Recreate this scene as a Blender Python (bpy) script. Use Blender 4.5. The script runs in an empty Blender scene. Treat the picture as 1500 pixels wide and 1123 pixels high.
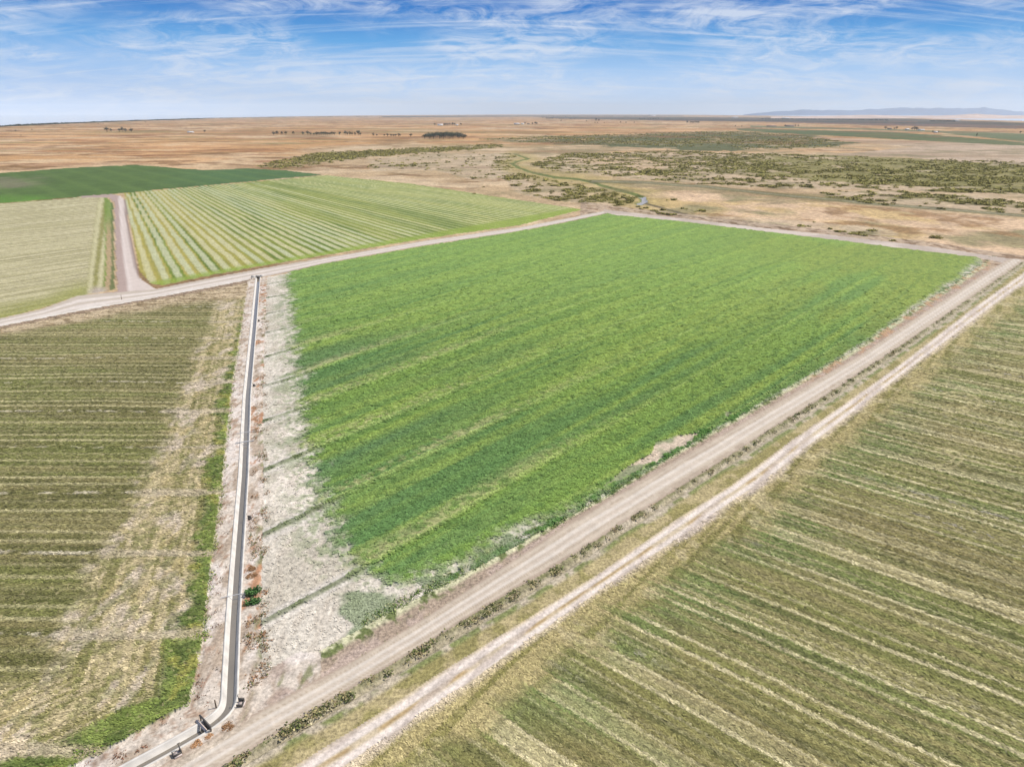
import bpy, math, random
import numpy as np
from mathutils import Vector
random.seed(7); RNG = np.random.default_rng(11)
S = bpy.context.scene; C = S.collection
R = math.radians

# ------------------------------------------------------------------ camera model (photo 1500 x 1123)
H = 60.0; F = 1000.0; PITCH = math.atan(396.5/1000.0)
cp, sp = math.cos(PITCH), math.sin(PITCH)
def G(px, py):                       # survey: photograph point -> point on the level ground
    xc = (np.asarray(px, float)-750)/F; yc = (561.5-np.asarray(py, float))/F
    t = H/np.maximum(sp-yc*cp, 1e-6)
    return xc*t, t*(cp+yc*sp)
def PX(x, y):
    zc = np.maximum(y*cp+H*sp, 1e-3); yc = y*sp-H*cp
    return 750+F*x/zc, 561.5-F*yc/zc
def pt(px, py, z=0.0):
    x, y = G(px, py); return Vector((float(x), float(y), z))

# ------------------------------------------------------------------ noise
def _h(ix, iy, s):
    n = (ix.astype(np.int64)*374761393 + iy.astype(np.int64)*668265263 + s*1442695041) & 0xffffffff
    n = ((n ^ (n >> 13))*1274126177) & 0xffffffff
    n = n ^ (n >> 16)
    return (n & 0xffff)/65535.0
def vn(x, y, s=0):
    ix = np.floor(x); iy = np.floor(y); fx = x-ix; fy = y-iy
    fx = fx*fx*(3-2*fx); fy = fy*fy*(3-2*fy)
    a = _h(ix, iy, s); b = _h(ix+1, iy, s); c = _h(ix, iy+1, s); d = _h(ix+1, iy+1, s)
    return (a*(1-fx)+b*fx)*(1-fy)+(c*(1-fx)+d*fx)*fy
def fbm(x, y, o=4, s=0, g=.5):
    v = 0; a = 1; t = 0
    for i in range(o):
        v = v+a*vn(x*(2.03**i)+i*17.3, y*(2.03**i)-i*9.1, s+i*31); t += a; a *= g
    return v/t
def sst(a, b, x):
    t = np.clip((x-a)/(b-a), 0, 1); return t*t*(3-2*t)
def lin(c):
    c = np.asarray(c, float)/255.0
    return np.where(c <= .04045, c/12.92, ((c+.055)/1.055)**2.4)
KALB = 1.62                          # sunlit brightness of a white ground in the picture: photo colour / KALB = surface colour
def A(*c): return lin(c)/KALB
def mix(a, b, t): return a*(1-t[..., None])+b*t[..., None]
def inside(px, py, poly):
    r = np.zeros(px.shape, bool); n = len(poly)
    for i in range(n):
        x1, y1 = poly[i]; x2, y2 = poly[(i+1) % n]
        if y1 == y2: continue
        c = ((y1 > py) != (y2 > py)) & (px < (x2-x1)*(py-y1)/(y2-y1)+x1)
        r ^= c
    return r
def curve(pts):
    xs = [p[0] for p in pts]; ys = [p[1] for p in pts]
    def f(x):
        v = np.interp(x, xs, ys)
        v = np.where(x < xs[0], ys[0]+(x-xs[0])*(ys[1]-ys[0])/(xs[1]-xs[0]), v)
        return np.where(x > xs[-1], ys[-1]+(x-xs[-1])*(ys[-1]-ys[-2])/(xs[-1]-xs[-2]), v)
    return f

# ------------------------------------------------------------------ survey lines of the place
EU = curve([(-60, 480), (0, 467), (64, 452), (115, 433), (150, 430), (225, 424), (300, 409), (380, 394), (480, 377), (620, 353), (760, 333.3), (830, 320), (888, 308.5)])
EL = curve([(-60, 489), (0, 478), (115, 456), (250, 432), (375, 408), (420, 399), (480, 385), (620, 360), (760, 338.5), (830, 325), (890, 312)])
WILD = curve([(840, 302), (885, 307), (1000, 320), (1100, 332), (1233, 346), (1367, 362), (1440, 373), (1500, 382), (1700, 410)])
FARL = curve([(885, 312), (900, 315), (1000, 325), (1100, 337), (1233, 353), (1367, 370), (1420, 376), (1447, 380), (1500, 392)])
L0 = curve([(300, 1052), (400, 993), (520, 925), (560, 903), (600, 882), (640, 862), (760, 798), (887, 727), (988, 666), (1089, 608), (1140, 578), (1260, 508), (1340, 452), (1395, 418), (1440, 386)])
L1 = curve([(150, 1172), (250, 1115), (380, 1041), (510, 971), (615, 909), (760, 815), (836, 763), (963, 689), (1100, 611), (1260, 519), (1340, 466), (1447, 397), (1470, 384)])
L2 = curve([(200, 1200), (330, 1122), (380, 1090), (501, 1017), (623, 944), (760, 860), (811, 832), (922, 760), (1039, 687), (1140, 622), (1207, 581), (1340, 493), (1445, 420), (1492, 388)])
L4 = curve([(200, 1232), (380, 1120), (531, 1030), (671, 947), (760, 893), (844, 838), (988, 742), (1140, 645), (1287, 546), (1433, 442), (1495, 394)])
L5 = curve([(300, 1210), (434, 1120), (569, 1036), (650, 982), (760, 914), (879, 839), (988, 763), (1074, 709), (1153, 650), (1313, 538), (1420, 455), (1497, 401)])
L6 = curve([(300, 1262), (510, 1120), (596, 1063), (685, 1003), (760, 950), (912, 843), (970, 806), (1051, 750), (1140, 690), (1183, 655), (1340, 535), (1447, 453), (1500, 414)])
BERMS = [curve(p) for p in (
    [(384, 400), (420, 393), (886, 306)],
    [(390, 417), (419, 412), (640, 366), (898, 310)],
    [(388, 437), (419, 432), (650, 378), (922, 314)],
    [(386, 461), (423, 454), (660, 394), (955, 318)],
    [(390, 488), (426, 480), (690, 408), (1000, 323)],
    [(386, 524), (433, 511), (500, 492), (740, 415), (1045, 328)],
    [(383, 567), (433, 553), (500, 529), (770, 435), (1100, 334)],
    [(380, 619), (446, 598), (500, 578), (800, 462), (1160, 341)],
    [(385, 690), (449, 663), (500, 643), (840, 502), (1100, 401), (1235, 349)],
    [(382, 786), (474, 741), (600, 680), (860, 556), (1100, 443), (1300, 356)],
    [(385, 913), (507, 848), (633, 779), (760, 702), (909, 618), (1100, 505), (1329, 373), (1365, 360)],
    [(300, 1080), (520, 934), (760, 800), (950, 684), (1060, 619), (1140, 568), (1303, 453), (1388, 376), (1410, 362)])]
ALF = curve([(380, 418), (400, 420), (470, 426), (560, 436), (640, 447), (690, 455), (760, 472), (800, 488), (830, 512), (850, 545), (862, 590), (880, 700), (900, 900)])  # x of the green edge by y
DITCH_PX = [(378, 406), (372, 473), (362, 578), (357, 694), (347.5, 820), (342, 900), (337.2, 1000), (336, 1038), (304, 1063), (250, 1094), (200, 1121), (100, 1175), (-150, 1310)]
DITCH = np.array([G(*p) for p in DITCH_PX])
def smooth_line(P, step=1.5):
    d = np.r_[0, np.cumsum(np.hypot(*np.diff(P, axis=0).T))]
    n = int(d[-1]/step)+1; t = np.linspace(0, d[-1], n)
    return np.c_[np.interp(t, d, P[:, 0]), np.interp(t, d, P[:, 1])]
DL = smooth_line(DITCH, 1.0)
for _ in range(1): DL[1:-1] = (DL[:-2]+2*DL[1:-1]+DL[2:])/4
def ditch_dist(x, y):                # signed metres, + on the road/alfalfa side
    P = DL[::4]; best = np.full(x.shape, 1e9); sg = np.zeros(x.shape)
    for (ax, ay), (bx, by) in zip(P[:-1], P[1:]):
        dx, dy = bx-ax, by-ay; L = dx*dx+dy*dy
        t = np.clip(((x-ax)*dx+(y-ay)*dy)/L, 0, 1)
        d = np.hypot(x-ax-t*dx, y-ay-t*dy); c = (dx*(y-ay)-dy*(x-ax))
        m = d < best; best[m] = d[m]; sg[m] = np.sign(c[m])
    return best*sg
HORIZ = curve([(-500, 204), (-200, 193), (0, 184.5), (100, 179.8), (200, 176), (300, 173.3), (400, 171.3), (500, 169.8), (600, 168.8), (750, 167.8), (900, 167.8), (1000, 168.2), (1100, 169.2), (1200, 170.7), (1300, 172.6), (1400, 175), (1500, 177.6), (1800, 188)])

ZN = ['ground', 'green_field', 'windrow_field', 'pale_hay_field', 'dirt_road', 'stubble_field', 'ditch_bank', 'alfalfa_field', 'road_verge', 'farm_track', 'mown_field', 'creek']
FA = [(-400, 300), (-400, 270), (0, 254), (100, 246.5), (200, 242), (300, 249.5), (360, 247), (420, 250), (472, 256.5), (182, 283), (140, 287), (0, 298.5)]
FB = [(183, 283), (478, 257), (600, 269), (720, 287), (853, 307), (760, 330), (620, 350), (480, 373), (380, 390), (300, 405), (238, 417.5), (222, 416), (205, 398), (195, 350), (186, 300)]
FC = [(-400, 345), (0, 299), (140, 287.5), (158, 290), (166, 300), (167, 347), (168, 400), (168, 424), (150, 428), (115, 433), (60, 452), (0, 467), (-60, 480), (-400, 560)]
RD = [(120, 287.5), (165, 284.5), (176, 287), (184, 294), (190, 336), (200, 390), (206, 409), (224, 421), (240, 428), (150, 445), (140, 431), (173, 427), (171, 400), (169, 347), (168, 297), (160, 289.5), (120, 290)]
CREEK = [(755, 226), (774, 232), (757, 236.5), (751, 240), (762, 247), (785, 254), (812, 259.5), (845, 262), (868, 266), (885, 273), (910, 279), (932, 285), (942, 290), (944, 295), (938, 299)]
DRAIN = [(946, 298), (985, 309), (1020, 318), (1044, 324), (1100, 331)]
BRANCH = [(868, 265), (950, 268), (1030, 273), (1100, 281), (1200, 291), (1300, 300), (1400, 308), (1500, 316), (1700, 335)]
def line_dist(px, py, P, ky=3.0):    # distance with heights stretched: the far ground is seen foreshortened
    b = np.full(px.shape, 1e9)
    for (ax, ay), (bx, by) in zip(P[:-1], P[1:]):
        dx, dy = bx-ax, (by-ay)*ky; L = dx*dx+dy*dy
        t = np.clip(((px-ax)*dx+(py-ay)*ky*dy)/L, 0, 1)
        b = np.minimum(b, np.hypot(px-ax-t*dx, (py-ay)*ky-t*dy))
    return b
def soft(px, py, poly, n, w=1.0): return inside(px+n*w*6, py+n*w*1.5, poly)
SHRUBS = [([(380, 246), (400, 236), (470, 224), (560, 220), (735, 211), (735, 216), (650, 222), (560, 228), (470, 239), (420, 247)], .95),
          ([(540, 234), (640, 224), (760, 226), (742, 262), (690, 263), (640, 250), (545, 250)], .34),
          ([(738, 262), (760, 254), (830, 268), (930, 287), (935, 299), (900, 302), (820, 295), (760, 284)], .75),
          ([(775, 240), (830, 226), (1000, 221), (1200, 228), (1500, 238), (1700, 248), (1700, 300), (1500, 285), (1300, 278), (1150, 276), (1000, 268), (900, 259), (800, 250)], .62),
          ([(1205, 283), (1300, 279), (1420, 288), (1500, 297), (1700, 315), (1700, 330), (1500, 314), (1300, 301), (1210, 290)], .7),
          ([(1000, 315), (1100, 318), (1300, 335), (1320, 346), (1230, 342), (1080, 326)], .05),
          ([(1235, 331), (1262, 329), (1292, 337), (1290, 345), (1268, 346), (1240, 342)], .5),
          ([(700, 204), (830, 199), (930, 196), (1060, 192), (1170, 198), (1240, 208), (1230, 215), (1100, 219), (900, 212), (760, 208)], .55)]

# ------------------------------------------------------------------ what grows or lies at a point: zone, surface colour, height
def survey(x, y, force=None):
    px, py = PX(x, y)
    r = np.hypot(x, y)
    n1 = fbm(x/9, y/9, 3, 1)-.5; n2 = fbm(x/2.2, y/2.2, 2, 2)-.5
    far = fbm(x/90, y/90, 4, 5); far2 = fbm(x/300, y/260, 4, 8); mid = fbm(x/22, y/22, 4, 6)
    fine = fbm(x/.8, y/.8, 2, 3)
    jx = px+n2*3.0*np.clip(150/r, .15, 1)*2; jy = py+n1*1.2+n2*4.0*np.clip(130/r, .05, 1)
    zone = np.zeros(x.shape, np.int8)
    # ---- 0 wild ground
    gold, tan, pale = A(216, 174, 128), A(212, 184, 150), A(230, 204, 174)
    brown, olive, grey = A(160, 128, 90), A(136, 132, 82), A(166, 150, 132)
    col = mix(tan[None]*np.ones(x.shape+(3,)), pale, sst(.5, .68, far))
    gl = sst(560, 420, px+ (far2-.5)*300)*sst(262, 250, py)+sst(215, 203, py+(far2-.5)*18)
    gl = np.clip(gl, 0, 1)
    gmix = mix(mix(gold[None]*np.ones(col.shape), pale, sst(.52, .64, far2)), brown, sst(.56, .7, fbm(x/120+4, y/60, 4, 15)))
    col = mix(col, gmix, gl)
    col = mix(col, brown, sst(.58, .72, fbm(x/260, y/170, 4, 12))*.75)
    col = mix(col, A(236, 192, 148), sst(.56, .70, fbm(x/200+9, y/240, 3, 14))*.75)
    stx = fbm(x/55, y/38, 5, 16, .62); col = mix(col, A(142, 108, 72), sst(.60, .70, stx)*sst(.45, .58, far2+.1)*.75)
    col = mix(col, A(240, 214, 184), sst(.60, .70, fbm(x/70+3, y/52, 5, 17, .62))*.65)
    col = mix(col, A(150, 142, 92), sst(.60, .70, fbm(x/420, y/90, 4, 18))*gl*.7)
    # golden rough grass right behind the big field
    m = sst(0, 6, py-np.interp(px, [870, 1100, 1500], [268, 284, 318]))*(px > 860)
    gg = mix(mix(A(222, 192, 144)[None]*np.ones(col.shape), A(234, 202, 172), sst(.42, .58, fbm(x/40, y/55, 4, 41))), A(166, 156, 118), sst(.52, .66, fbm(x/45+7, y/50, 4, 44))*.9)
    gg = mix(gg, A(170, 134, 96), sst(.58, .72, fbm(x/26, y/34+3, 5, 47, .6))*.8); gg = gg*(.86+.30*fbm(x/7, y/7, 4, 48, .65))[..., None]
    col = mix(col, gg, m)
    # scrub ground, dense olive under the bushes
    for poly, d in SHRUBS:
        w = inside(px+n1*24, py+n1*5, poly).astype(float)
        t = w*sst(.62-.3*d, .74-.3*d, fbm(x/16, y/16, 3, 21)*.6+far*.4)
        col = mix(col, A(214, 196, 176), w*.45)
        col = mix(col, A(128, 124, 62), t*(.5+.36*d)*np.interp(px, [800, 1300], [.85, 1.1]).clip(0, 1.1))
    mea = inside(px+n1*50+(far2-.5)*160, py+n1*4+(far-.5)*12, SHRUBS[7][0])
    col = mix(col, A(100, 108, 68), mea*sst(.70, .50, far)*.95)
    # pale ploughed ground, green far fields, dark orchards
    bare = inside(px+n1*10, py+n1*1, [(1165, 200), (1330, 206), (1500, 213), (1800, 228), (1800, 268), (1500, 246), (1330, 230), (1200, 229), (1290, 220), (1340, 215), (1260, 209)])
    col = mix(col, mix(A(214, 190, 170)[None]*np.ones(col.shape), A(188, 164, 140), sst(.4, .7, fbm(x/300+y/90, y/50, 4, 51))), bare*.95)
    for poly, c in (([(1080, 188.2), (1300, 193), (1420, 202), (1500, 209), (1800, 228), (1800, 232), (1500, 213.5), (1455, 211.5), (1330, 205), (1180, 197), (1080, 191)], (84, 112, 66)),
                    ([(1370, 194), (1500, 197), (1800, 205), (1800, 222), (1500, 207.5)], (104, 126, 90)),
                    ([(1100, 184), (1300, 189), (1500, 196), (1800, 206), (1800, 209), (1500, 198), (1300, 191.3), (1100, 187)], (120, 134, 98)),
                    ([(950, 175), (1100, 175.5), (1500, 182.5), (1900, 196), (1900, 210), (1500, 189), (1300, 184), (1100, 178.3), (950, 177)], (110, 96, 92)),
                    ([(780, 171), (950, 171.2), (1150, 172.6), (1330, 174), (1500, 180), (1500, 183), (1300, 181), (1100, 177.5), (950, 176), (820, 174.2)], (52, 66, 56)),
                    ([(560, 170.3), (800, 169.2), (1000, 169.4), (1000, 170.3), (800, 170.6), (560, 172.2)], (60, 72, 62))):
        w = inside(px, py+n1*.6, poly); col = mix(col, A(*c)*np.ones(col.shape), w*(.72+.35*np.clip(far, 0, .7)))
    # creek and drains
    dc = line_dist(px+n1*8, py, CREEK); wd = np.interp(py, [226, 300], [3.2, 9])
    col = mix(col, A(190, 174, 108), sst(16, 2.5, dc/wd*2.2+(mid-.5)*9)*.6)
    col = mix(col, A(110, 128, 68), sst(2.0, .9, dc/wd*2.0)*.9)
    db = line_dist(px+n1*5, py, BRANCH); col = mix(col, A(118, 118, 78), sst(9, 4, db)*.85); col = mix(col, A(170, 164, 144), sst(3.2, 1.5, db)*.6)
    dd = line_dist(px+n1*3, py, DRAIN); col = mix(col, A(112, 104, 82), sst(5, 2.0, dd)*.85)
    wat = (dc < 4.4)&(py > 288.5)
    # rough spoil along the far road
    sp_ = (py > WILD(px)-7)&(px > 850)
    col = mix(col, mix(A(206, 184, 166)[None]*np.ones(col.shape), A(138, 112, 92), sst(.5, .62, fbm(x/3.5, y/3.5, 3, 61))), sp_*.8)
    ed = (py > 240)&(py < 330)&(px < 860)      # dry rim of the fields on the left
    z = (fbm(x/30, y/30, 3, 71)-.5)*np.clip(r/400, 0, 1)*1.2*(py < 300)
    z = z-(sst(4.5, 1.0, dc)*.8)*(px > 700)

    warm = np.stack([1.0+0*gl, .985-.055*gl, .90-.12*gl], -1); col = col*warm*np.where(py < 300, .86+.02*gl, .86)[..., None]
    col = mix(col, A(132, 124, 84), sst(.50, .66, fbm(x/60, y/45, 5, 19, .6))*sst(480, 760, px)*(py < 300)*(py > 205)*.6)
    col = mix(col, A(150, 96, 58), sst(.54, .68, fbm(x/150, y/60, 5, 20, .6))*gl*.55)
    dn_ = inside(px+n1*20, py+n1*4, [(1080, 232), (1180, 226), (1320, 231), (1500, 242), (1700, 254), (1700, 296), (1500, 281), (1330, 272), (1180, 262), (1090, 252)])*sst(.36, .47, fbm(x/26, y/34, 4, 22)+np.interp(px, [1080, 1300], [-.07, .06]))
    col = mix(col, mix(A(126, 122, 58)[None]*np.ones(col.shape), A(150, 140, 84), sst(.45, .6, fbm(x/8, y/9, 3, 23))), dn_*.85)

    col = col*(1+.34*(fbm(x/7, y/11, 3, 49, .7)-.5)*sst(3500, 1200, r))[..., None]
    # ---- 1 dark green field
    w = inside(px+n1*3, py+n1*.8, FA); zone[w] = 1
    c = mix(A(90, 114, 56)[None]*np.ones(col.shape), A(86, 115, 68), sst(180, 330, px+(far-.5)*120))
    c = mix(c, A(98, 136, 54), sst(100, 40, px)*sst(282, 292, py))
    c = mix(c, A(124, 124, 92), sst(75, 20, px+(mid-.5)*60)*sst(11, 4, np.abs(py-269+(px*.02))+ (mid-.5)*8))
    c = c*(.82+.36*fbm(x/18, y/30, 4, 7))[..., None]
    c = mix(c, A(118, 142, 74), sst(.8, .97, np.abs(np.sin((x*.75+y*.66)/9)))*.22)
    col = np.where(w[..., None], c, col); z = np.where(w, .25+.1*mid, z)

    # ---- 2 windrow field (bilinear on its four ground corners)
    w = inside(px+n2*2, py+n2*1.2, FB); zone[w] = 2
    q = [np.array(G(*p)) for p in ((183, 283), (478, 257), (853, 307), (236, 418))]
    s = np.full(x.shape, .5); t = np.full(x.shape, .5)
    if w.any():
        xx, yy = x[w], y[w]; ss = np.full(xx.shape, .4); tt = np.full(xx.shape, .5)
        for _ in range(9):
            a = q[0]*(1-ss)[:, None]+q[1]*ss[:, None]; b = q[3]*(1-ss)[:, None]+q[2]*ss[:, None]
            p = a*(1-tt)[:, None]+b*tt[:, None]
            ds = (q[1]-q[0])*(1-tt)[:, None]+(q[2]-q[3])*tt[:, None]; dt = b-a
            det = ds[:, 0]*dt[:, 1]-ds[:, 1]*dt[:, 0]; ex, ey = xx-p[:, 0], yy-p[:, 1]
            ss = ss+(ex*dt[:, 1]-ey*dt[:, 0])/det; tt = tt+(ds[:, 0]*ey-ds[:, 1]*ex)/det
        s[w] = ss; t[w] = tt
    k = s*54+(fbm(x/14, y/14, 3, 81)-.5)*.22; idx = np.floor(k); fr = k-idx
    rr = _h(idx, idx*0, 5); wid = .20+.15*vn(idx*.7, t*5, 83)
    pal = sst(.09, -.05, np.abs(fr-.5)-wid/1.05)
    gcol = mix(mix(A(136, 148, 62)[None]*np.ones(col.shape), A(104, 126, 46), sst(.4, .7, fbm(k*.6, t*6, 3, 84))), A(188, 172, 92), sst(.30, .05, s)*sst(.3, .7, rr)*.8)
    pcol = mix(A(208, 202, 156)[None]*np.ones(col.shape), A(200, 202, 164), sst(.35, .7, vn(idx*.9, t*4, 85)))
    pcol = mix(pcol, A(208, 208, 142), sst(.2, .75, s)*.6)
    dens = np.clip(1.05-.62*sst(.34, .5, s+.25*(vn(k*.4, t*3, 86)-.5))*sst(.95, .6, s)*sst(.2, .6, vn(idx*.5, idx*0, 87)), 0, 1)
    c = mix(gcol, pcol, pal*dens*(.85+.4*(fine-.5)))
    c = mix(c, A(148, 168, 70), sst(.965, .985, t)*.8)
    col = np.where(w[..., None], c, col); z = np.where(w, .05+pal*.04, z)

    # ---- 3 pale hay field
    w = inside(px+n2*2.5, py+n2*1.2, FC); zone[w] = 3
    u3 = x*.61+y*.79; v3 = -x*.79+y*.61
    u3 = u3+0; k = (v3+ (fbm(x/40, y/40, 2, 90)-.5)*2)/5.6; fr = k-np.floor(k)
    lines = sst(.16, .04, np.abs(fr-.5))*sst(.3, .65, fbm(u3/30, np.floor(k)*3.1, 3, 91))
    c = mix(A(208, 198, 160)[None]*np.ones(col.shape), A(182, 174, 132), sst(.4, .62, fbm(u3/40, v3/1.1, 4, 92)))
    c = mix(c, A(140, 132, 96), lines*.85)
    c = mix(c, A(150, 152, 74), sst(30, 4, np.interp(px, [0, 64, 115], [467, 452, 433])-py+n1*10)*.75)
    hd = px-np.interp(py, [288, 330, 430], [147, 140, 128])
    strip = np.interp(hd+n1*4, [-3, 0, 4, 7, 11, 15, 18, 22, 26], [0, .8, .9, .15, .0, .9, .95, .2, .2])
    c = mix(c, mix(A(142, 138, 70)[None]*np.ones(col.shape), A(214, 206, 164), strip), sst(-4, 0, hd+n1*4)*.85)
    e = px-np.interp(py, [288, 347, 400, 430], [152, 153, 153, 150])
    c = mix(c, A(120, 146, 60), sst(-1, 2, e+n2*3)*.85); c = mix(c, A(196, 164, 132), sst(2, 3.5, e+n2*3)*sst(310, 350, py)*.8); c = mix(c, A(92, 112, 62), sst(9.5, 11, e+n2*3)*.8)
    c = mix(c, A(198, 182, 168), sst(18, 4, np.hypot((px-146)*.9, (py-428)*1.6)+n1*14)*.9)
    col = np.where(w[..., None], c, col); z = np.where(w, .05+.12*fine*(1-lines), z)

    dist = ditch_dist(x, y)
    # ---- 5 stubble field, left front
    w = (py > EL(px))&(dist < 0)&(px < 380+0*px); zone[w] = 5
    k = (y-186+ (fbm(x/25, y/25, 2, 100)-.5)*1.6)/17.0; o = (k-np.floor(k))*17.0
    def ln(c0, wd_): return sst(wd_, wd_*.25, np.abs(o-c0))
    pl = np.maximum.reduce([ln(3.0+n1*.3, .6), ln(5.4+n1*.3, .5), ln(11.4-n1*.3, .65)*.9, ln(9, .5)*.35, ln(14.3, .5)*.4, ln(7.2, .5)*.25])
    bl = np.maximum(ln(0, .55), ln(17, .55))*sst(.46, .58, fbm(x/1.6, y/1.2, 3, 101))*sst(.32, .6, fbm(x/40, np.round(k)*3, 2, 113))
    strk = fbm(x/14, y/.7, 4, 102); strk2 = fbm(x/70, y/5.0, 3, 103)
    c = mix(A(128, 124, 78)[None]*np.ones(col.shape), A(110, 108, 66), sst(.42, .68, strk))
    c = mix(c, A(158, 146, 102), sst(.46, .66, fbm(x/55, y/1.6, 4, 117))*.5)
    c = mix(c, A(124, 132, 70), sst(.5, .72, fbm(x/40, y/6, 3, 104))*.45)
    c = mix(c, A(198, 188, 142), pl*(.45+.75*fbm(x/20, np.floor(k)+o*.5, 3, 105))*.9)
    c = mix(c, A(214, 202, 176), bl*.8)
    hw = np.interp(y, [55, 75, 100, 140, 220], [21, 20, 17, 15, 13]); L_ = -dist
    L2_ = L_+n1*4+(fbm(x/2.5, y/1.2, 3, 115)-.5)*5
    hm = sst(hw+1.5, hw-2.5, L2_)
    trk = fbm(dist/.55, (x*.2+y)/30, 4, 106, .6)
    hcol = mix(A(206, 189, 148)[None]*np.ones(col.shape), A(150, 142, 94), sst(.44, .62, trk*.8+.2*fbm(x/1.4, y/1.8, 3, 109)))
    hcol = mix(hcol, A(222, 204, 184), sst(.52, .70, fbm(x/2.5, y/7, 4, 107))*.8)
    hcol = mix(hcol, A(126, 128, 74), sst(.52, .66, fbm(x/1.2, y/1.6, 3, 108))*.6)
    hcol = mix(hcol, A(206, 186, 136), sst(.60, .76, fbm(x/2, y/5, 4, 116))*.6)
    hcol = mix(hcol, A(208, 192, 170), sst(1.3, .6, np.minimum(o, 17-o)+n1*2)*.5)
    c = mix(c, hcol, hm*.95)
    gs = sst(6.4, 4.6, L2_*.75+L_*.25+np.interp(y, [60, 150, 200], [-.8, 0, 2.2]))*sst(1.6, 2.6, L_+n2*2)*sst(1.6, .9+.3, np.where(y > 62, 0, 0)+1.0+0*x)
    gs = np.maximum(gs, sst(9.5, 7.5, L_+n1*5)*sst(3.2, 4.2, L_+n2*1.5)*sst(72, 64, y))
    gs = gs*sst(.30, .44, fbm(x/8, y/8, 3, 109)+.25*sst(150, 80, y)+.08+.1*sst(80, 65, y))*(1-.85*sst(1.3, .5, np.minimum(o, 17-o)+n1))
    gcol = mix(A(126, 142, 70)[None]*np.ones(col.shape), A(98, 116, 56), sst(.42, .6, fbm(x/1.7, y/1.7, 3, 110)))
    gcol = mix(gcol, A(168, 164, 84), sst(.56, .7, fbm(x/2.5, y/2.5, 3, 111))*.75)
    c = mix(c, gcol, gs*.95)
    rs = py-EL(px); rw = np.interp(px, [0, 250, 370], [20, 20, 34])
    rd = sst(rw, rw*.5, rs+n1*12)
    c = mix(c, mix(A(210, 188, 156)[None]*np.ones(col.shape), A(160, 138, 108), sst(.46, .6, fbm(x/2.2, y/1.4, 3, 112))), rd*.92)
    c = mix(c, A(150, 126, 108), sst(5.5, 2.5, rs+n1*3)*.8)
    col = np.where(w[..., None], c, col)
    z = np.where(w, .06+(strk-.5)*.10+gs*(.22+.3*(fbm(x/1.1, y/1.1, 2, 114)-.3))+bl*.1, z)

    # ---- 7 alfalfa field with its bare apron
    bys = np.stack([b(px) for b in BERMS]); v = np.zeros(x.shape)
    for i in range(len(BERMS)-1):
        m = (py >= bys[i])&(py < bys[i+1]); v[m] = i+((py-bys[i])/np.maximum(bys[i+1]-bys[i], .3))[m]
    v[py >= bys[-1]] = 11.2
    w = (py+n2*1.5 > np.maximum(EL(px)+1, FARL(px)))&(py+n2*2 < L0(px))&(dist > 0)&(jx < 1442-sst(395, 380, py)*4)
    w &= ~((px < 412)&(py > 955)&(py > 1215-px*.6+n1*8))
    zone[w] = 7
    u = x*.80+y*.60; fv = v-np.floor(v); bd = np.minimum(fv, 1-fv)
    ha = px-np.interp(py, *zip(*[(380, 418), (400, 420), (470, 426), (560, 436), (640, 447), (690, 455), (760, 472), (800, 488), (830, 512), (850, 545), (862, 590), (880, 720), (900, 900)]))
    sc = np.interp(py, [400, 860], [.35, 1.5])
    green = sst(-16, 26, ha/sc+(fbm(x/5, y/5, 3, 120)-.5)*34+(fbm(x/1.1, y/1.1, 2, 119)-.5)*46+(fv-.45)*12-8*sst(.12, .03, bd))*sst(-40, 30, ha/sc+np.interp(py, [700, 830], [60, 6]))
    ew = np.interp(px, [480, 560, 640, 760, 860, 960, 1200, 1300, 1400, 1440], [30, 34, 34, 27, 10, 3, 2, 5, 9, 12])
    eg = L0(px)-py
    green *= sst(-.2, 1.3, eg/ew-.15+(fbm(u/9, v*3, 3, 121)-.5)*1.2+(fbm(x/.9, y/.9, 2, 118)-.5)*1.4)
    wv = fbm(u/55+v*.7, v*1.4, 4, 122); wv2 = fbm(u/18, v*4.5, 4, 123)
    c = mix(A(136, 168, 84)[None]*np.ones(col.shape), A(110, 148, 86), sst(.40, .66, fbm(u/140, v*6, 4, 139)*.6+fbm(u/60, v*2, 3, 143)*.4))
    c = mix(c, A(160, 184, 92), sst(.44, .70, fbm(u/130+5, v*5, 5, 124))*.7)
    c = mix(c, A(108, 142, 94), sst(.40, .72, fbm(u/60, v*2.6, 5, 144))*sst(520, 60, ha)*sst(.12, .4, fv)*sst(1.0, .72, fv)*sst(460, 520, py)*.7)
    c = mix(c, A(152, 184, 98), sst(520, 350, py)*.6)
    c = mix(c, A(150, 164, 84), sst(950, 1300, px)*sst(.35, .6, fbm(u/50, v*1.2, 3, 125)+.1)*.55)
    c = mix(c, A(200, 194, 144), sst(.42, .66, fbm(x/.8, y/.8, 2, 126)*.5+fbm(u/22, v*3, 4, 128)*.5+.12*sst(240, 20, ha))*sst(.66, .92, fv)*sst(1050, 560, px)*sst(430, 540, py)*.7)
    c = mix(c, A(178, 200, 116), sst(.045, .012, np.abs(bd))*(.85-.4*fbm(u/30, v*2, 2, 145)-.25*sst(700, 1000, px))*sst(380, 480, py))
    c = mix(c, A(112, 148, 82), sst(.80, .95, fv)*sst(500, 430, py)*.22)
    c = mix(c, A(92, 128, 70), sst(.55, .68, fbm((x*.8+y*.6)/2.2, (x*.6-y*.8)/.9, 3, 127))*.5)
    ap = mix(A(228, 218, 202)[None]*np.ones(col.shape), A(210, 200, 182), sst(.38, .62, fbm(x/4.5, y/7, 4, 130)))
    ap = mix(ap, A(156, 164, 132), sst(.55, .68, fbm(x/3, y/6, 4, 131)*.6+.4*fbm(x/11, y/9, 3, 132))*.85*sst(-70, 0, ha/sc+12))
    ap = mix(ap, A(242, 230, 214), sst(.6, .75, fbm(x/9, y/9, 3, 133)))
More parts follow.
